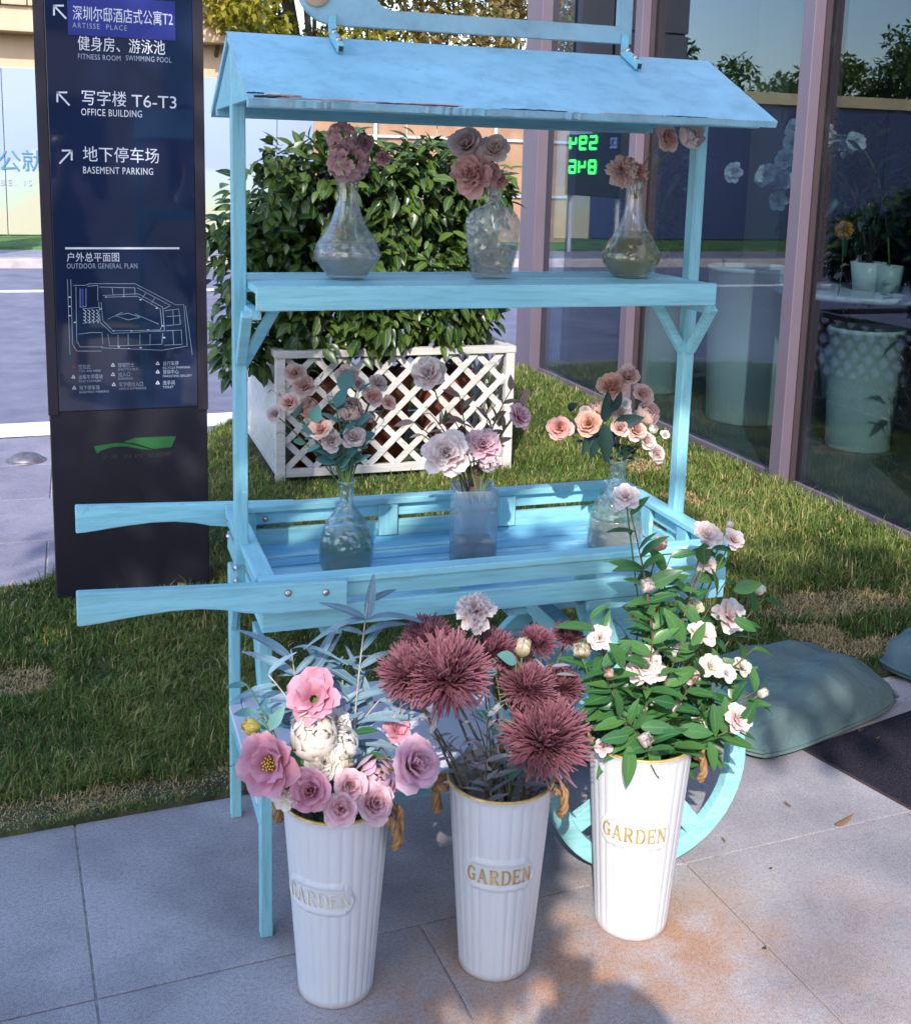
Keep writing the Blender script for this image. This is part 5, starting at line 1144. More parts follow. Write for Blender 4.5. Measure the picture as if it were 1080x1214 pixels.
for i, (k, x, y, dd, c, lab) in enumerate(T3):
    Y = yc+(-.075 if y > 840 else -.03 if y > 740 else .015)+.02*math.sin(i*1.9)
    flower(k, x, y, dd, Y, c, lab, r0+np.array([.05*math.cos(i*2.4), .05*math.sin(i*2.4), 0]), group=g, stem='stembrown' if i % 3 else 'stemgreen', leaves=4 if y < 760 else 5, lk='oval2', lm='leafdark', ll=.06, stem_r=.0018, bend=.05)
gl_ = 'leafy camellia branches in the right bucket'
B3 = [('tall camellia branch rising to the topmost flower', [(748, 610), (760, 660)], 6), ('camellia branch in front of the tray front board', [(795, 660), (790, 700)], 6), ('camellia branch up to the tray corner flowers', [(845, 650), (860, 690)], 6), ('camellia branch reaching right over the lawn', [(905, 710), (893, 770)], 6), ('camellia branch at the left of the bush', [(700, 735), (715, 790)], 6), ('camellia branch in the middle of the bush', [(775, 750), (810, 760), (830, 800)], 7), ('low camellia branch over the bucket rim', [(735, 850), (770, 880), (800, 885)], 6), ('low camellia branch at right of the bucket rim', [(845, 880), (870, 830), (830, 850)], 7), ('camellia branch at left behind the bucket rim', [(725, 820), (745, 800)], 7), ('camellia branch pointing right at the sandbag', [(895, 820), (880, 860)], 5)]
for i, (lab, tips, n) in enumerate(B3):
    branch('camellia_branch', lab, r0+np.array([.05*math.cos(i*2.1), .05*math.sin(i*2.1), 0]), [ony(x, y, yc+(-.08 if y > 840 else -.04 if y > 740 else .0)+.015*math.sin(i)) for x, y in tips], 'oval', 'leafdark', .064, n+7, 'stembrown', gl_, .0024, 1.1, alt='oval2')
t = branch('camellia_branch', 'hanging camellia leaves at the front of the bucket rim', r0, [ony(770, 890, yc-.11)], 'oval', 'leafdark', .06, 3, 'stemgreen', gl_)
for (x, y), dr, L in (((745, 872), (-1, -.2, .1), .062), ((745, 885), (-.1, -.4, -1), .075), ((770, 885), (.3, -.4, -1), .065), ((760, 862), (.95, -.3, .0), .065), ((805, 865), (1, -.3, -.1), .07), ((840, 880), (.25, -.3, -1), .06), ((800, 835), (-.8, -.3, .4), .06), ((845, 835), (.1, -.3, -1), .065), ((870, 700), (1, -.1, .2), .062), ((870, 735), (.9, -.2, -.4), .055), ((820, 765), (.4, -.2, .8), .05), ((740, 790), (-.5, -.3, .8), .07)):
    leaf(t, 'oval', ony(x, y, yc-.085), dr, (.1, -.9, .6), L, 'leafdark')
# --- orchids on the shop table
ot = thing('orchid', 'white orchid spray on the round table in the shop', 'flower', (4.0, 3.3, .888)); R = random.Random(2)
m = MB(); m.lathe([(.001, 0), (.06, 0), (.075, .15), (.065, .15), (.06, .12), (.001, .12)], 24, (4.0, 3.3, .888)); m.build('pot', 'potgreen', ot, True)
c = bez((4.0, 3.3, 1.0), (3.85, 3.3, 2.1), onx(925, 195, 3.6), 24); m = MB(); m.tube(c, .005, 6); m.build('stem', 'stemgreen', ot, True)
for i in range(40):
    p = c[23-i//5]+np.array([R.gauss(0, .08), R.gauss(0, .06), R.gauss(-.03, .06)]); inst('bloom', BLOOM['camellia'][i % 3], ot, p, face_quat((-.8+R.gauss(0, .2), -.5+R.gauss(0, .2), .1)), .065, 'orchid')
MT['p_orange'] = petal_mat('petal_orange', (.60, .24, .03), (.70, .36, .06)); 
for x, y, lab in ((1000, 272, 'orange flower behind the rightmost pane'),):
    q = onx(x, y, 3.5); ft = thing('orange_flower', lab, 'flower', (q[0], q[1], .9)); inst('bloom', BLOOM['carnation'][0], ft, q, face_quat((-.8, -.5, .2)), .05, 'p_orange'); m = MB(); m.tube(bez((q[0], q[1], .9), (q[0]+.02, q[1], 1.0), q, 6), .003, 5); m.build('stem', 'stemgreen', ft, True)
# ------------------------------------------------------------------ the black direction sign
SY = 1.95; sx0, sx1 = -.399, .117
MT['signbody'] = plain('black_sign_metal', (.016, .015, .024), .42, .1, 4, .05)
MT['signedge'] = plain('sign_edge_metal', (.028, .022, .032), .4, .1, 4, .05)
m_, t, out = nodes('navy_sign_glass'); p_ = principled(t, (.014, .028, .085), .06, .6); p_.inputs['Coat Weight'].default_value = .6; p_.inputs['Coat Roughness'].default_value = .03
nn = noise(t, 1.5, 3); t.links.new(ramp(t, nn.outputs[0], [(.3, (.009, .016, .042)), (.7, (.013, .024, .068))]).outputs[0], p_.inputs['Base Color']); t.links.new(p_.outputs[0], out.inputs[0]); MT['navy'] = m_
MT['signblue'] = plain('blue_plate', (.03, .04, .22), .3, .08, 3, .05)
MT['signtext'] = plain('white_sign_print', (.66, .68, .74), .5, .04, 10, 0)
MT['signline'] = plain('grey_blue_sign_print', (.30, .36, .47), .5, .1, 10, 0)
MT['signred'] = plain('red_sign_print', (.45, .04, .04), .5, .05, 10, 0)
MT['signgreen'] = plain('green_logo', (.025, .13, .04), .4, .2, 12, .05)
MT['signdim'] = plain('dim_logo_print', (.045, .055, .05), .5, .1)
sg = thing('direction_sign', 'tall black direction sign with white Chinese and English text on navy glass', 'sign', (-.14, SY+.08, 0))
MB().box((sx0, SY, -.02), (sx1, SY+.16, 2.36)).build('body', 'signbody', sg, bevel=.004)
MB().box((sx0-.003, SY-.006, .662), (sx0+.03, SY-.0005, 2.34)).build('edge_strip', 'signedge', sg, bevel=.001); MB().box((sx1-.03, SY-.006, .662), (sx1+.003, SY-.0005, 2.34)).build('edge_strip', 'signedge', sg, bevel=.001)
MB().box((sx0+.032, SY-.005, .674), (sx1-.032, SY-.0006, 2.34)).build('glass_panel', 'navy', sg, bevel=.001)
YT = SY-.0062
def stext(txt, cap, px, py, mat='signtext', sp=1.0, squeeze=None, name='lettering', par=None):
    """text whose lower left stands at a pixel of the sign face; cap = glyph height in photo pixels"""
    q = ony(px, py, YT); m, w = text_mesh(txt, 1.0, sp); V = np.vstack(m.v); lo_ = V[:, 1].min() if any(ord(c) > 500 for c in txt) else 0.
    hh = V[:, 1].max()-lo_; m.v = [v-np.array([0, lo_, 0]) for v in m.v]
    s = cap*mpp(q)/hh; kx = s if squeeze is None else squeeze*mpp(q)/w
    m.xf(Matrix(((kx, 0, 0, q[0]), (0, 0, -1, YT), (0, s, 0, q[2]), (0, 0, 0, 1)))); return m.build(name, mat, par or sg)
a, b = ony(80, 6, SY), ony(208, 44, SY)
MB().box((a[0], SY-.0076, 1.888), (b[0], SY-.0052, 2.01)).build('blue_plate', 'signblue', sg, bevel=.0005)
YT = SY-.0084
stext('深圳尔邸酒店式公寓T2', 17, 86, 23, squeeze=116); stext('ARTISSE  PLACE', 6, 86, 32, 'signline', 1.3, 62)
YT = SY-.0062
stext('健身房、游泳池', 17, 92, 59, squeeze=101); stext('FITNESS ROOM', 6, 92, 69, 'signline', 1.1, 49); stext('SWIMMING POOL', 6, 149, 71, 'signline', 1.1, 53)
stext('写字楼', 18, 96, 124, squeeze=52); stext('T6-T3', 14, 156, 126, squeeze=52); stext('OFFICE BUILDING', 8, 96, 136, 'signtext', 1.1, 70)
stext('地下停车场', 18, 98, 191, squeeze=88); stext('BASEMENT PARKING', 8, 98, 205, 'signtext', 1.1, 81)
def strip(pts, w, mat='signline', name='map_line', close=False):
    P = [ony(x, y, YT) for x, y in pts]; P = P+[P[0]] if close else P; m = MB()
    for i in range(len(P)-1):
        d = (P[i+1]-P[i]); L = np.linalg.norm(d); 
        if L > 1e-5: m.beam(P[i]-d/L*w*.3, P[i+1]+d/L*w*.3, w, .0005, (0, 1, 0))
    return m.build(name, mat, sg)
def arrow(x, y, s, right=False):
    k = -1 if right else 1
    strip([(x, y), (x+14*k, y+15)], .0055, 'signtext', 'arrow'); m = strip([(x+11*k, y), (x, y), (x, y+11)], .0055, 'signtext', 'arrow')
arrow(64, 6, 1); arrow(68, 109, 1); arrow(85, 178, 1, True)
strip([(78, 294), (212, 294)], .0065, 'signtext', 'rule')
stext('户外总平面图', 11, 79, 310, squeeze=60); stext('OUTDOOR GENERAL PLAN', 6, 79, 318, 'signline', 1.1, 81)
mp_ = [[(84, 331), (86, 408), (91, 416), (120, 416)], [(87, 338), (101, 338), (106, 336), (160, 336), (208, 361), (218, 361), (222, 410), (192, 415), (120, 412)], [(90, 340), (91, 404), (95, 411), (122, 411)],
       [(125, 352), (163, 351), (190, 366), (192, 386), (190, 391), (134, 392), (122, 380), (120, 358)], [(122, 350), (164, 348), (193, 364), (195, 392), (133, 395), (119, 382), (117, 358)], [(104, 339), (116, 338), (116, 356)], [(102, 342), (102, 363), (95, 364), (95, 342)],
       [(93, 396), (108, 394), (121, 394), (122, 408)], [(128, 396), (130, 410), (192, 408), (193, 395)], [(196, 368), (212, 366), (214, 384), (197, 386)], [(197, 392), (215, 391), (216, 408), (195, 409)], [(136, 374), (152, 371), (166, 376), (152, 379), (136, 374)], [(128, 378), (145, 370)], [(160, 372), (188, 384)], [(98, 366), (118, 364), (118, 380), (98, 383)],
       [(118, 340), (160, 341), (160, 349)], [(163, 341), (202, 362), (194, 366)], [(140, 397), (140, 409)], [(152, 396), (152, 409)], [(166, 396), (166, 409)], [(178, 396), (178, 409)], [(133, 341), (134, 349)], [(147, 341), (147, 349)], [(173, 347), (169, 353)], [(184, 352), (180, 359)], [(198, 375), (214, 374)], [(205, 367), (206, 385)], [(205, 392), (206, 408)], [(80, 331), (83, 420)], [(220, 362), (228, 420)]]
for l in mp_: strip(l, .0016)
for i in range(16):
    x, y = 99+(i % 4)*5, 367+(i//4)*4; strip([(x, y), (x+3, y+2), (x+2, y+4)], .0018, 'signtext')
for x, y in ((125, 352), (146, 351), (166, 355), (185, 365), (134, 392), (155, 392), (175, 391), (88, 382), (82, 352), (82, 363), (82, 374), (140, 411), (152, 413), (166, 412), (192, 386), (194, 400), (119, 366)): strip([(x, y), (x+1.5, y)], .0035, 'signtext', 'map_mark')
strip([(98, 343), (98, 362)], .008, 'signblue', 'map_block')
leg = [(87, 436, '您在此', 'YOU ARE HERE', 'signred'), (87, 448, '出租车停靠站', 'TAXI STATION', 'signtext'), (88, 461, '地下停车场', 'BASEMENT PARKING', 'signtext'), (134, 434, '穿梭巴士', 'SHUTTLE BUS', 'signtext'), (134, 445, '出入口', 'ENTRANCE', 'signtext'), (135, 457, '写字楼出入口', 'OFFICE ENTRANCE', 'signtext'), (187, 432, '自行车停', 'BICYCLE PARKING', 'signtext'), (187, 442, '营销中心', 'MARKETING GALLERY', 'signtext'), (187, 455, '洗手间', 'TOILET', 'signtext')]
for x, y, a, b, mt in leg:
    strip([(x-2, y), (x+2, y), (x, y-3.5), (x-2, y)], .0022, mt, 'legend_mark'); stext(a, 5.5, x+6, y+1.5, 'signline', 1, len(a)*4.6); stext(b, 2.6, x+6, y+5.2, 'signline', 1, min(34, len(b)*2.1))
# green hills logo
def logo(pts): MB().prism([ony(x, y, SY-.0006) for x, y in pts], (0, -.0016, 0)).build('logo', 'signgreen', sg)
logo([(111, 529), (124, 527), (138, 525), (152, 525.5), (172, 531), (180, 533), (168, 532.5), (150, 529), (134, 529.5), (120, 534), (115, 538)])
logo([(146, 523.5), (160, 519), (178, 518), (209, 517), (203, 530), (182, 532), (172, 529), (160, 525.5)])
YT = SY-.0022; stext('IP·雅  IN IN  公园城', 6, 121, 545, 'signdim', 1.0, 80)

# ------------------------------------------------------------------ planter with white lattice, and its shrub
MT['white'] = paint('white_lattice_paint', (.62, .59, .56), wear=.64, under=(.33, .29, .25), rough=.55)
PX0, PX1, PYF, PYB, PZ = .572, 1.765, 3.25, 4.48, .612
pl = thing('lattice_planter', 'white wooden planter box with diamond lattice sides behind the cart', 'planter', (1.17, 3.87, 0))
def wb(name, lo, hi): return MB().box(lo, hi).build(name, 'white', pl, bevel=.003)
for x0 in (PX0, PX1-.045):
    for y0 in (PYF, PYB-.045): wb('corner_post', (x0, y0, 0), (x0+.045, y0+.045, PZ-.001))
for y0 in (PYF, PYB-.045): wb('top_rail', (PX0-.004, y0-.004, PZ), (PX1+.004, y0+.049, PZ+.035)); wb('bottom_rail', (PX0+.0455, y0+.006, .035), (PX1-.0455, y0+.038, .075))
for x0 in (PX0, PX1-.045): wb('top_rail', (x0-.004, PYF+.05, PZ), (x0+.049, PYB-.05, PZ+.034)); wb('bottom_rail', (x0+.006, PYF+.0455, .035), (x0+.038, PYB-.0455, .075))
def lattice(u0, u1, z0, z1, place):
    sp = .135; k = 0
    for s, off in ((1, 0.), (-1, .008)):
        c = u0-(z1-z0) if s > 0 else u0
        while c < u1+(z1-z0):
            # line u = c + s*(z-z0) clipped to the frame
            pts = []
            for z in (z0, z1): pts.append((c+s*(z-z0), z))
            (ua, za), (ub, zb) = pts
            if ua > ub: ua, za, ub, zb = ub, zb, ua, za
            if ub > u0 and ua < u1:
                if ua < u0: za += (zb-za)*(u0-ua)/(ub-ua); ua = u0
                if ub > u1: zb = za+(zb-za)*(u1-ua)/(ub-ua); ub = u1
                if ub-ua > .03: MB().beam(place(ua, za, off), place(ub, zb, off), .030, .007, place(0, 0, 1)-place(0, 0, 0)).build('slat', 'white', pl)
            c += sp
lattice(PX0+.046, PX1-.046, .076, PZ, lambda u, z, o: np.array([u, PYF+.014+o, z]))
lattice(PYF+.046, PYB-.046, .076, PZ, lambda u, z, o: np.array([PX1-.014-o, u, z]))
for x0, x1 in ((PX0+.012, PX0+.020),): wb('side_panel', (x0, PYF+.0455, .076), (x1, PYB-.0455, PZ-.001))
MT['terra'] = plain('terracotta_tub', (.26, .075, .045), .7, .25, 6)
for i, (x, lab) in enumerate(((.83, 'left'), (1.17, 'middle'), (1.5, 'right'))):
    tt = thing('terracotta_tub', 'reddish plant tub seen through the planter lattice, %s one of three' % lab, 'plant tub', (x, 3.58, .012), 'tubs inside the planter')
    m = MB(); m.lathe([(.001, 0), (.11, 0), (.15, .42), (.16, .43), (.16, .47), (.14, .47), (.135, .40), (.001, .40)], 32, (x, 3.58, .012)); m.build('body', 'terra', tt, True)
    m = MB(); m.lathe([(.134, .41), (.05, .425), (.001, .42)], 20, (x, 3.58, .012)); m.build('soil', 'dirt', tt)
MT['shrubleaf'] = leaf_mat('shrub_leaf', (.012, .042, .011), (.095, .15, .027), .3, .22, .55, vein=(.16, .24, .06))
bs = thing('shrub', 'dense leafy green shrub growing over the white lattice planter', 'shrub', (1.17, 3.58, .42))
sm = MB(); cl = []
R = random.Random(5)
core = [(.50, 3.45, 1.05, .22), (.60, 3.5, 1.30, .24), (.80, 3.45, 1.40, .24), (1.0, 3.5, 1.42, .24), (1.22, 3.45, 1.40, .24), (1.45, 3.5, 1.42, .24), (1.6, 3.5, 1.38, .2), (.5, 3.5, .80, .2), (.75, 3.45, 1.05, .28), (1.05, 3.42, 1.05, .28), (1.35, 3.42, 1.05, .28), (1.58, 3.45, 1.0, .2), (.8, 3.42, .78, .22), (1.1, 3.4, .80, .22), (1.4, 3.4, .80, .22), (1.6, 3.45, .78, .14), (.45, 3.45, .62, .15), (.9, 3.8, 1.2, .3), (1.4, 3.8, 1.2, .3), (.62, 3.4, 1.52, .10), (.95, 3.4, 1.58, .12), (1.3, 3.4, 1.56, .11), (1.55, 3.4, 1.56, .10), (1.74, 3.45, 1.46, .07), (.36, 3.4, 1.2, .1), (.98, 3.3, .72, .11), (.8, 4.2, 1.1, .32), (1.2, 4.25, 1.15, .34), (1.55, 4.2, 1.05, .3)]
for (x, y, z, q) in core:
    s = (R.choice([.83, 1.17, 1.5]), 3.58, .42); c = bez(s, (s[0]*.5+x*.5, 3.6, z*.7+.1), (x, y, z), 8); sm.tube(c, np.linspace(.012, .004, 8), 6)
sm.build('branches', 'bark', bs, True)
P = []; Dv = []
for (x, y, z, q) in core:
    n = int(290*(q/.22)**2.2)+28; d = rand_dirs(n); rr = q*rng.random(n)**.4; P.append(np.array([x, y, z])+d*rr[:, None]); Dv.append(d)
P = np.vstack(P); Dv = np.vstack(Dv)
yd = Dv*.7+rand_dirs(len(P))*.6+np.array([0, -.25, -.45]); zd = Dv*.5+np.array([0, -.5, .8])+rand_dirs(len(P))*.35
sz = rng.uniform(.04, .105, len(P))
order = np.argsort(P[:, 1]-.02*P[:, 2]); front = order[:300]; rest = order[300:]
V, F, A = leaf_cloud(P[rest], yd[rest], zd[rest], sz[rest], leaf_shape(.52, .2, .2, rows=4)); o = obj_from('crown', fast_mesh('crown', V, F, 'shrubleaf', A, True), bs); tag(o, kind='stuff')
SL = leaf_me('shrub_leaf', .52, .2, .2, 4)
for k in front: inst('leaf', SL, bs, P[k], frame_quat(yd[k], zd[k]), float(sz[k]), 'shrubleaf')

# ------------------------------------------------------------------ sandbags, mat, litter
m_, t, out = nodes('woven_sandbag'); p_ = principled(t, (.1, .16, .17), .75, .3); n1 = noise(t, 5, 4); c = ramp(t, n1.outputs[0], [(.3, (.085, .15, .16)), (.7, (.15, .20, .19))]).outputs[0]
w1 = N(t, 'TexWave'); w1.inputs['Scale'].default_value = 130; w2 = N(t, 'TexWave'); w2.bands_direction = 'Y'; w2.inputs['Scale'].default_value = 130; tc = N(t, 'TexCoord'); t.links.new(tc.outputs['Object'], w1.inputs[0]); t.links.new(tc.outputs['Object'], w2.inputs[0])
ml = N(t, 'Math', operation='MULTIPLY'); t.links.new(w1.outputs[1], ml.inputs[0]); t.links.new(w2.outputs[1], ml.inputs[1])
n2 = noise(t, 22, 4, .7); c = mixc(t, ramp(t, n2.outputs[0], [(.68, (0, 0, 0)), (.73, (.6, .6, .6))]).outputs[0], c, (.42, .45, .44)); t.links.new(c, p_.inputs['Base Color']); b1_ = bump(t, ml.outputs[0], p_, .35, .002); wr = noise(t, 9, 4, .55, stretch=(1, 2.2, 1)); b2_ = N(t, 'Bump'); b2_.inputs['Strength'].default_value = .8; b2_.inputs['Distance'].default_value = .025; t.links.new(wr.outputs[0], b2_.inputs['Height']); t.links.new(b2_.outputs[0], b1_.inputs['Normal']); t.links.new(p_.outputs[0], out.inputs[0]); MT['sandbag'] = m_
def sandbag(cx_, cy_, a, L, Wd, Hh, label, seed):
    t = thing('sandbag', label, 'sandbag', (cx_, cy_, 0), 'sandbags on the edge of the lawn'); n, k = 30, 20; R = random.Random(seed)
    def pt(u, v, top):
        uu, vv = 2*u-1, 2*v-1; e = (1-abs(uu)**2.6)*(1-abs(vv)**2.4); h = e**.36
        wob = .012*math.sin(9*u+3*v+seed)+.009*math.sin(17*v-6*u+seed)+.006*math.sin(31*u+11*v)
        pinch = 1-.10*(1-abs(uu)**2)*0-.05*math.cos(3*vv); sx = L/2*uu*(1-.10*abs(vv)**4); sy = Wd/2*vv*(1-.14*abs(uu)**4)
        z = .004+(Hh*h*(.62+.38*math.cos(uu*.9)*1.0)+wob*h) if top else .003+.012*(1-h)
        zz = max(z, .004 if top else .003)
        x, y = sx*math.cos(a)-sy*math.sin(a), sx*math.sin(a)+sy*math.cos(a); return (cx_+x, cy_+y, zz+(.012 if not top else .012*(1-h)))
    G1 = [[pt(i/n, j/k, True) for j in range(k+1)] for i in range(n+1)]; G0 = [[pt(i/n, j/k, False) for j in range(k, -1, -1)] for i in range(n+1)]
    m = MB(); m.grid(G1); m.grid(G0); bo = m.build('bag', 'sandbag', t, True)
    E1 = [np.array(pt(1, j/k, False))+[0, 0, .004] for j in range(k+1)]; m = MB(); m.tube(E1, .006, 6); m.build('seam', 'sandbag', t, True)
    E1 = [np.array(pt(0, j/k, False))+[0, 0, .004] for j in range(k+1)]; m = MB(); m.tube(E1, .006, 6); m.build('seam', 'sandbag', t, True); return t
sandbag(1.585, .60, R_(18), .66, .40, .15, 'big grey green woven sandbag lying beside the cart wheel', 1)
sandbag(2.36, .72, R_(24), .62, .38, .14, 'second sandbag cut off by the right edge of the picture', 5)
m_, t, out = nodes('coir_mat'); p_ = principled(t, (.02, .02, .03), .95, .1); n1 = noise(t, 420, 2, .8); t.links.new(ramp(t, n1.outputs[0], [(.4, (.012, .011, .018)), (.6, (.04, .035, .05)), (.74, (.2, .18, .2))]).outputs[0], p_.inputs['Base Color']); bump(t, n1.outputs[0], p_, 1, .004); t.links.new(p_.outputs[0], out.inputs[0]); MT['mat'] = m_
c0, c1, c2 = onz(955, 886, .01), onz(1080, 842, .01), onz(1080, 990, .01); d1 = (c1-c0)/np.linalg.norm(c1-c0); d2 = (c2-c0); d2 = d2-d1*(d2@d1); d2 /= np.linalg.norm(d2)
d2 = np.array([d1[1], -d1[0], 0])*1.0
mt_ = thing('door_mat', 'charcoal door mat on the paving at the right edge', 'mat', (*(c0+d1*.6+d2*.4)[:2], 0))
MB().prism([(*(c0+d1*a+d2*b)[:2], .001) for a, b in ((0, 0), (1.3, 0), (1.3, .9), (0, .9))], (0, 0, .008)).build('pile', 'mat', mt_, bevel=.002)
MB().prism([(*(c0+d1*a+d2*b)[:2], .0008) for a, b in ((-.006, -.006), (1.306, -.006), (1.306, .906), (-.006, .906))], (0, 0, .004)).build('backing', 'framedark', mt_)
MT['litter'] = leaf_mat('dry_leaf', (.10, .055, .03), (.22, .13, .06), .7, .1)
for i, (x, y, L, lab) in enumerate([(990, 979, .05, 'dark curled dry leaf on the paving near the mat'), (938, 958, .02, 'small dark leaf scrap on the paving right of the wheel'), (907, 1124, .022, 'small dark leaf scrap on the long tile joint'), (1033, 913-35, .025, 'tan leaf scrap at the foot of the big sandbag'), (860, 1000, .014, 'tiny crumb of leaf right of the wheel rim'), (915, 1030, .018, 'tan leaf crumb on the sunny paving'), (1010, 868, .03, 'orange dry leaf beside the sandbag corner')]):
    q = onz(x, y, .002); t = thing('dry_leaf', lab, 'leaf', q, 'dry leaves on the paving'); inst('blade', LEAF['oval2'], t, q+np.array([0, 0, .004]), frame_quat((math.cos(i*2.), math.sin(i*2.), .05), (0, 0, -1)), L, 'litter')

# ------------------------------------------------------------------ what the glass reflects: parking counter across the road
MT['ledoff'] = plain('counter_face', (.012, .013, .018), .3, .1, 3, 0); MT['led'] = emit('green_led', (.05, 1., .12), 3.6); MT['ledtext'] = emit('dim_blue_display', (.18, .30, .62), 1.1)
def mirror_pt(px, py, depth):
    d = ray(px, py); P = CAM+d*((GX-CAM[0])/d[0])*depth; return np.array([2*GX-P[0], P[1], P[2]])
pc = thing('parking_counter', 'black parking counter with green digits on a post across the road', 'parking sign', (0, 0, 0)); bpy.data.objects.remove(pc)
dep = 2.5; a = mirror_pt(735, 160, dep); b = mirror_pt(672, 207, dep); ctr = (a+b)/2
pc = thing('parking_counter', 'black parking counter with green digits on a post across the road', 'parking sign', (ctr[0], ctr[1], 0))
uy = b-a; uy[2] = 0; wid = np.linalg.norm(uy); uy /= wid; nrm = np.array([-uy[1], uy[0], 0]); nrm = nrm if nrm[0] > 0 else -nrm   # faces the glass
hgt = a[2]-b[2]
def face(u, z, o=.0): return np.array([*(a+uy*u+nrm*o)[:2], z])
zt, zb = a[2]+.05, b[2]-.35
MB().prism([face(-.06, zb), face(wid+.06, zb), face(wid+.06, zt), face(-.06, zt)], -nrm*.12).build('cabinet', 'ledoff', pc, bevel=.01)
for u in (.05, wid-.1): MB().prism([face(u, 0, -.03), face(u+.06, 0, -.03), face(u+.06, zb-.001, -.03), face(u, zb-.001, -.03)], -nrm*.06).build('post', 'post', pc)
SEG = {'5': 'afgcd', '9': 'abfgcd', '4': 'fgbc', '8': 'abcdefg', '6': 'afgecd'}
def digit(ch, u, z, w, h):
    sgm = {'a': ((0, h), (w, h)), 'd': ((0, 0), (w, 0)), 'g': ((0, h/2), (w, h/2)), 'f': ((0, h/2), (0, h)), 'b': ((w, h/2), (w, h)), 'e': ((0, 0), (0, h/2)), 'c': ((w, 0), (w, h/2))}
    m = MB()
    for s in SEG[ch]:
        (u0, z0), (u1, z1) = sgm[s]; p0, p1 = face(u+u0, z+z0, .006), face(u+u1, z+z1, .006); m.beam(p0, p1, w*.18, .006, nrm)
    return m.build('digit', 'led', pc)
# seen from the glass the row reads level name, then the free spaces
rowh = hgt*.31
for row, (lev, num) in enumerate((('B2', '594'), ('B3', '846'))):
    z = zt-.05-rowh-row*hgt*.62
    m, w = text_mesh(lev, rowh*1.25); m.xf(Matrix(((uy[0], 0, nrm[0], 0), (uy[1], 0, nrm[1], 0), (0, 1, 0, 0), (0, 0, 0, 1)))); m.v = [v+face(wid*.03, z, .004) for v in m.v]; m.build('lettering', 'ledtext', pc)
    for i, ch in enumerate(num): digit(ch, wid*(.42+.20*i), z, wid*.12, rowh)

# ------------------------------------------------------------------ behind the camera: unseen trees added to cast the shade, a house front, the photographer
house = thing('tan_house', 'tan rendered building across the square behind the photographer', 'building', (0, -16, 0))
MB().box((-9, -20, -.1), (6, -16, 9)).build('wall', 'beige', house)
for r in range(3):
    for c in range(6):
        x = -8.2+c*2.4; MB().box((x, -16.03+.0, .8+r*2.9), (x+1.3, -15.96, 2.6+r*2.9)).build('window', 'greyglass', house)
MB().box((-9.2, -16.4, 9.002), (6.2, -19.8, 9.3)).build('parapet', 'shade', house)
def at(P, Y):      # where the sun ray through a shaded point crosses the plane y = Y
    P = np.array(P, float); s = np.array(SUN); return P+s*((Y-P[1])/s[1])
cl1 = [(at((-.30, .9, .0), -3.1), .42), (at((-.1, 1.5, 0), -3.1), .45), (at((-.2, 2, .5), -3.2), .5), (at((-.15, 2, 1.2), -3.3), .5), (at((-.1, 2, 1.9), -3.3), .5), (at((.5, 3.4, 1.0), -3.4), .55), (at((.3, 3.3, .5), -3.4), .5), (at((.65, 3.25, .3), -3.4), .3), (at((.55, 3.4, 1.5), -3.4), .5), (at((.10, -.17, .03), -3.0), .16), (at((.12, -.17, .18), -3.0), .13), (at((.02, .02, .10), -3.0), .15), (at((-.45, .3, 0), -3.0), .3), (at((-.6, .1, 0), -3.0), .25), (at((-.7, .9, .0), -3.1), .4), (at((-.9, 1.7, .0), -3.1), .4), (at((.25, 1.0, 0), -3.1), .24), (at((.05, .75, 0), -3.05), .2), (at((-.55, .62, 0), -3.05), .3), (at((.35, 1.8, 0), -3.15), .42), (at((-.5, 1.35, 0), -3.1), .4), (at((.2, 2.6, .0), -3.3), .5)]  # added leaf clumps, set on the sun rays to the spots kept shaded
cl1 += [(at((x_, y_, 0), -3.0), r__) for x_, y_, r__ in ((-.2, .1, .22), (.15, .15, .15), (-.45, -.1, .22), (.0, -.3, .16), (-.3, .35, .2), (-.65, .3, .25), (-.55, .05, .2), (-.2, -.25, .2), (.05, .4, .16), (-.05, .22, .16), (.22, -.02, .12))]
R = random.Random(31)
for x in np.arange(-.34, 1.06, .17):  # foliage layer added to keep roof, shelf and tray front out of the sun
    for z, q in ((.72, .14), (1.29, .085), (1.47, .13), (1.66, .15), (1.84, .15)):
        if x > .8 and z < 1.2: continue
        cl1.append((at((x+R.uniform(-.06, .06), .12, z+R.uniform(-.03, .03)), -3.0+R.uniform(-.35, .25)), q))
for z in (.1, .21, .32): cl1.append((at((.375, -.19, z), -3.0), .075))
tree('added_shade_tree', 'added unseen tree left behind the photographer, leaf clumps placed to shade sign and cart', (-3.4, -3.6, 0), 7.5, 1.5, 15500, 'leafgreen', .12, None, .5, 71, clumps=cl1)
cl2 = [(at((1.9, 1.15, .05), -4.6), .38), (at((2.3, 1.3, .05), -4.6), .4), (at((1.7, .75, .05), -4.4), .3), (at((2.1, .75, .05), -4.4), .32), (at((2.6, 1.1, .05), -4.6), .35), (at((2.3, .5, .0), -4.4), .3)]  # second added crown, clumps aimed at the right lawn and sandbags
tree('added_shade_tree', 'added unseen tree right behind the photographer, leaf clumps placed to shade the sandbags', (1.6, -5.2, 0), 6.0, 1.2, 1500, 'leafgreen', .13, None, .5, 72, clumps=cl2)
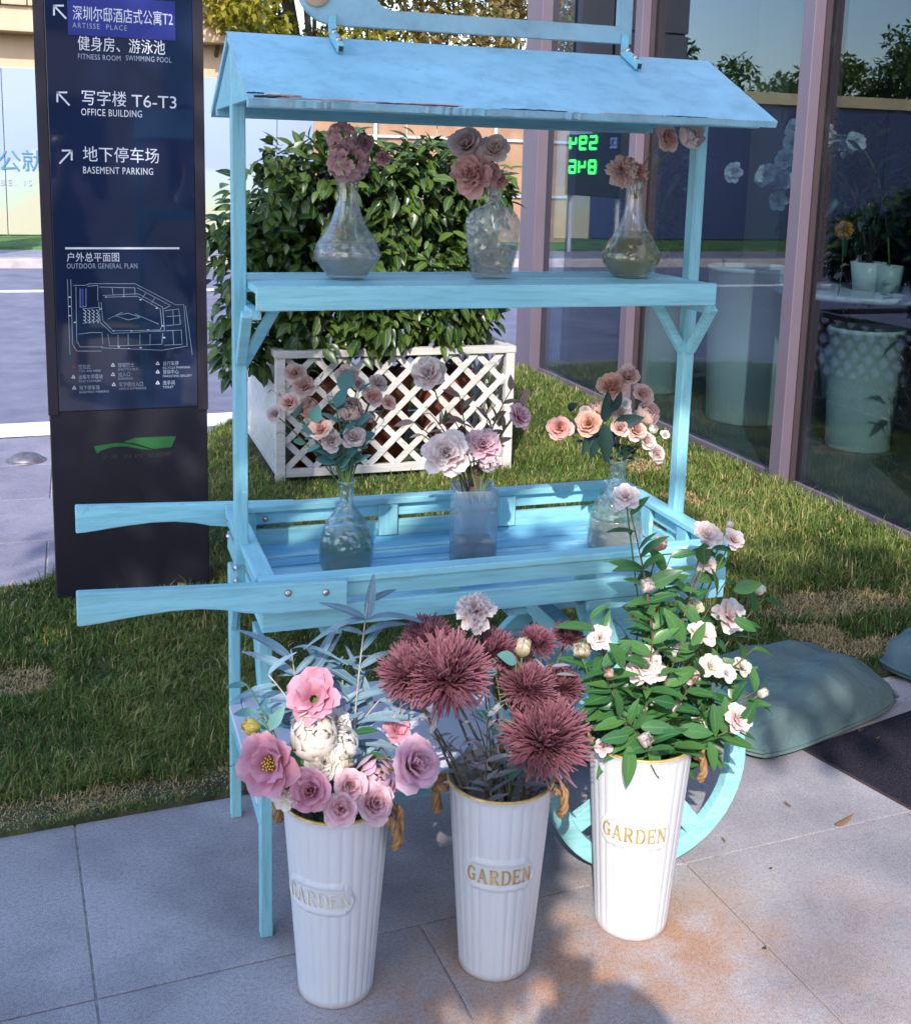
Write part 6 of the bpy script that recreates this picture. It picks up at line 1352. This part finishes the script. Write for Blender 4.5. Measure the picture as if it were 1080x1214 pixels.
# person with a phone at the camera
MT['skin'] = plain('skin', (.52, .33, .25), .5, .06, 12); MT['cloth'] = plain('dark_dress', (.045, .05, .08), .85, .15, 30); MT['hair'] = plain('black_hair', (.012, .01, .01), .4, .2, 50); MT['phone'] = plain('phone_shell', (.02, .02, .022), .25, .1, 8)
fw_ = np.array([RC[2][0], RC[2][1], 0]); fw_ /= np.linalg.norm(fw_); rt_ = np.array([fw_[1], -fw_[0], 0]); up_ = np.array([0, 0, 1.])
fc = np.array([*(CAM-fw_*.30)[:2], 0])+rt_*.045
pn = thing('person', 'person in a dark dress holding up a phone, only the shadow shows', 'person', fc)
def L3(r, f, z): return tuple(rt_*r+fw_*f+up_*z)
bm = bmesh.new(); vl = {}; rad = {}
def jv(n, p, r): vl[n] = bm.verts.new(p); rad[n] = r
def je(*ns):
    for a, b in zip(ns, ns[1:]): bm.edges.new((vl[a], vl[b]))
jv('pel', L3(0, 0, .90), .145); jv('wa', L3(0, .01, 1.04), .115); jv('ch', L3(0, .01, 1.20), .135); jv('nk0', L3(0, .0, 1.345), .06); jv('nk', L3(0, .02, 1.40), .05); jv('hd0', L3(0, .04, 1.46), .07); jv('hd1', L3(0, .04, 1.53), .083); jv('hd2', L3(0, .03, 1.59), .075); jv('nose', L3(0, .135, 1.50), .013)
je('pel', 'wa', 'ch', 'nk0', 'nk', 'hd0', 'hd1', 'hd2'); je('hd1', 'nose')
ph_c = CAM-RC[2]*.014-np.array(fc)
for s, n in ((-1, 'l'), (1, 'r')):
    jv('hip'+n, L3(s*.085, 0, .84), .10); jv('kn'+n, L3(s*.09, .01, .47), .062); jv('an'+n, L3(s*.095, -.02, .075), .038); jv('to'+n, L3(s*.105, .14, .03), .030)
    jv('sh'+n, L3(s*.155, .01, 1.30), .055); jv('el'+n, L3(s*.17, .09, 1.10), .046); w = ph_c+np.array(L3(s*.060, -.055, -.15)); jv('wr'+n, tuple(w), .028); pm = ph_c+np.array(L3(s*.058, -.022, -.09)); jv('pa'+n, tuple(pm), .022)
    je('pel', 'hip'+n, 'kn'+n, 'an'+n, 'to'+n); je('ch', 'sh'+n, 'el'+n, 'wr'+n, 'pa'+n)
    for k in range(4):
        b0 = pm+np.array(L3(-s*.004, .004, .022-.016*k)); b1_ = b0+np.array(L3(-s*.014, -.004, .002)); b2_ = b1_+np.array(L3(-s*(.012+.003*(k in (1, 2))), -.001, 0))
        jv(f'f{k}a{n}', tuple(b0), .0085); jv(f'f{k}b{n}', tuple(b1_), .008); jv(f'f{k}c{n}', tuple(b2_), .007); je('pa'+n, f'f{k}a{n}', f'f{k}b{n}', f'f{k}c{n}')
    b0 = pm+np.array(L3(-s*.012, -.022, .0)); b1_ = b0+np.array(L3(-s*.018, -.006, .018)); jv('t0'+n, tuple(b0), .010); jv('t1'+n, tuple(b1_), .009); je('pa'+n, 't0'+n, 't1'+n)
bm.verts.index_update(); me = bpy.data.meshes.new('body'); bm.to_mesh(me); idx = {k: v.index for k, v in vl.items()}; bm.free()
bo = bpy.data.objects.new('body', me); col.objects.link(bo); bo.parent = pn; me.materials.append(MT['skin'])
bo.modifiers.new('skin', 'SKIN'); sv = me.skin_vertices[0].data
for k, i in idx.items(): sv[i].radius = (rad[k],)*2; sv[i].use_root = (k == 'pel')
ss = bo.modifiers.new('sub', 'SUBSURF'); ss.levels = 2; ss.render_levels = 2
ORG['body'] = np.array(fc)
m = MB(); ctr = np.array(fc)
def ringp(z, rx, ry, f): return [tuple(np.array(fc)+rt_*rx*math.cos(2*math.pi*k/32)+fw_*(f+ry*math.sin(2*math.pi*k/32))+up_*z) for k in range(32)]
m.grid([r+[r[0]] for r in (ringp(.42, .26, .2, 0), ringp(.7, .215, .17, 0), ringp(.92, .175, .155, 0), ringp(1.05, .135, .13, .01), ringp(1.2, .165, .15, .01), ringp(1.31, .15, .11, .01), ringp(1.355, .085, .075, .0))]); m.build('dress', 'cloth', pn, True)
m = MB(); hc = np.array(fc)+np.array(L3(0, .02, 1.545)); 
for i in range(9):
    pass
V = []; n = 24
rows = []
for i in range(11):
    th = math.pi*i/10*.95; row = []
    for k in range(n+1):
        a = 2*math.pi*k/n; d = rt_*math.cos(a)*math.sin(th)+fw_*math.sin(a)*math.sin(th)+up_*math.cos(th); f = d@fw_; r_ = .112*(1 if d[2] > .1 or f < .25 else .70)*(1+(.55*max(0, -d[2]) if f < .2 else 0)); row.append(tuple(hc+d*r_))
    rows.append(row)
m.grid(rows); m.build('hair', 'hair', pn, True)
pq = thing('phone', 'dark phone held up in both hands at the camera position', 'phone', tuple(CAM-RC[2]*.016))
m = MB(); cc = CAM-RC[2]*.016; 
m.prism([tuple(cc+RC[0]*x+RC[1]*y-RC[2]*.004) for x, y in ((-.038, -.128), (.038, -.128), (.038, .026), (-.038, .026))], RC[2]*.008); m.build('shell', 'phone', pq, bevel=.003)
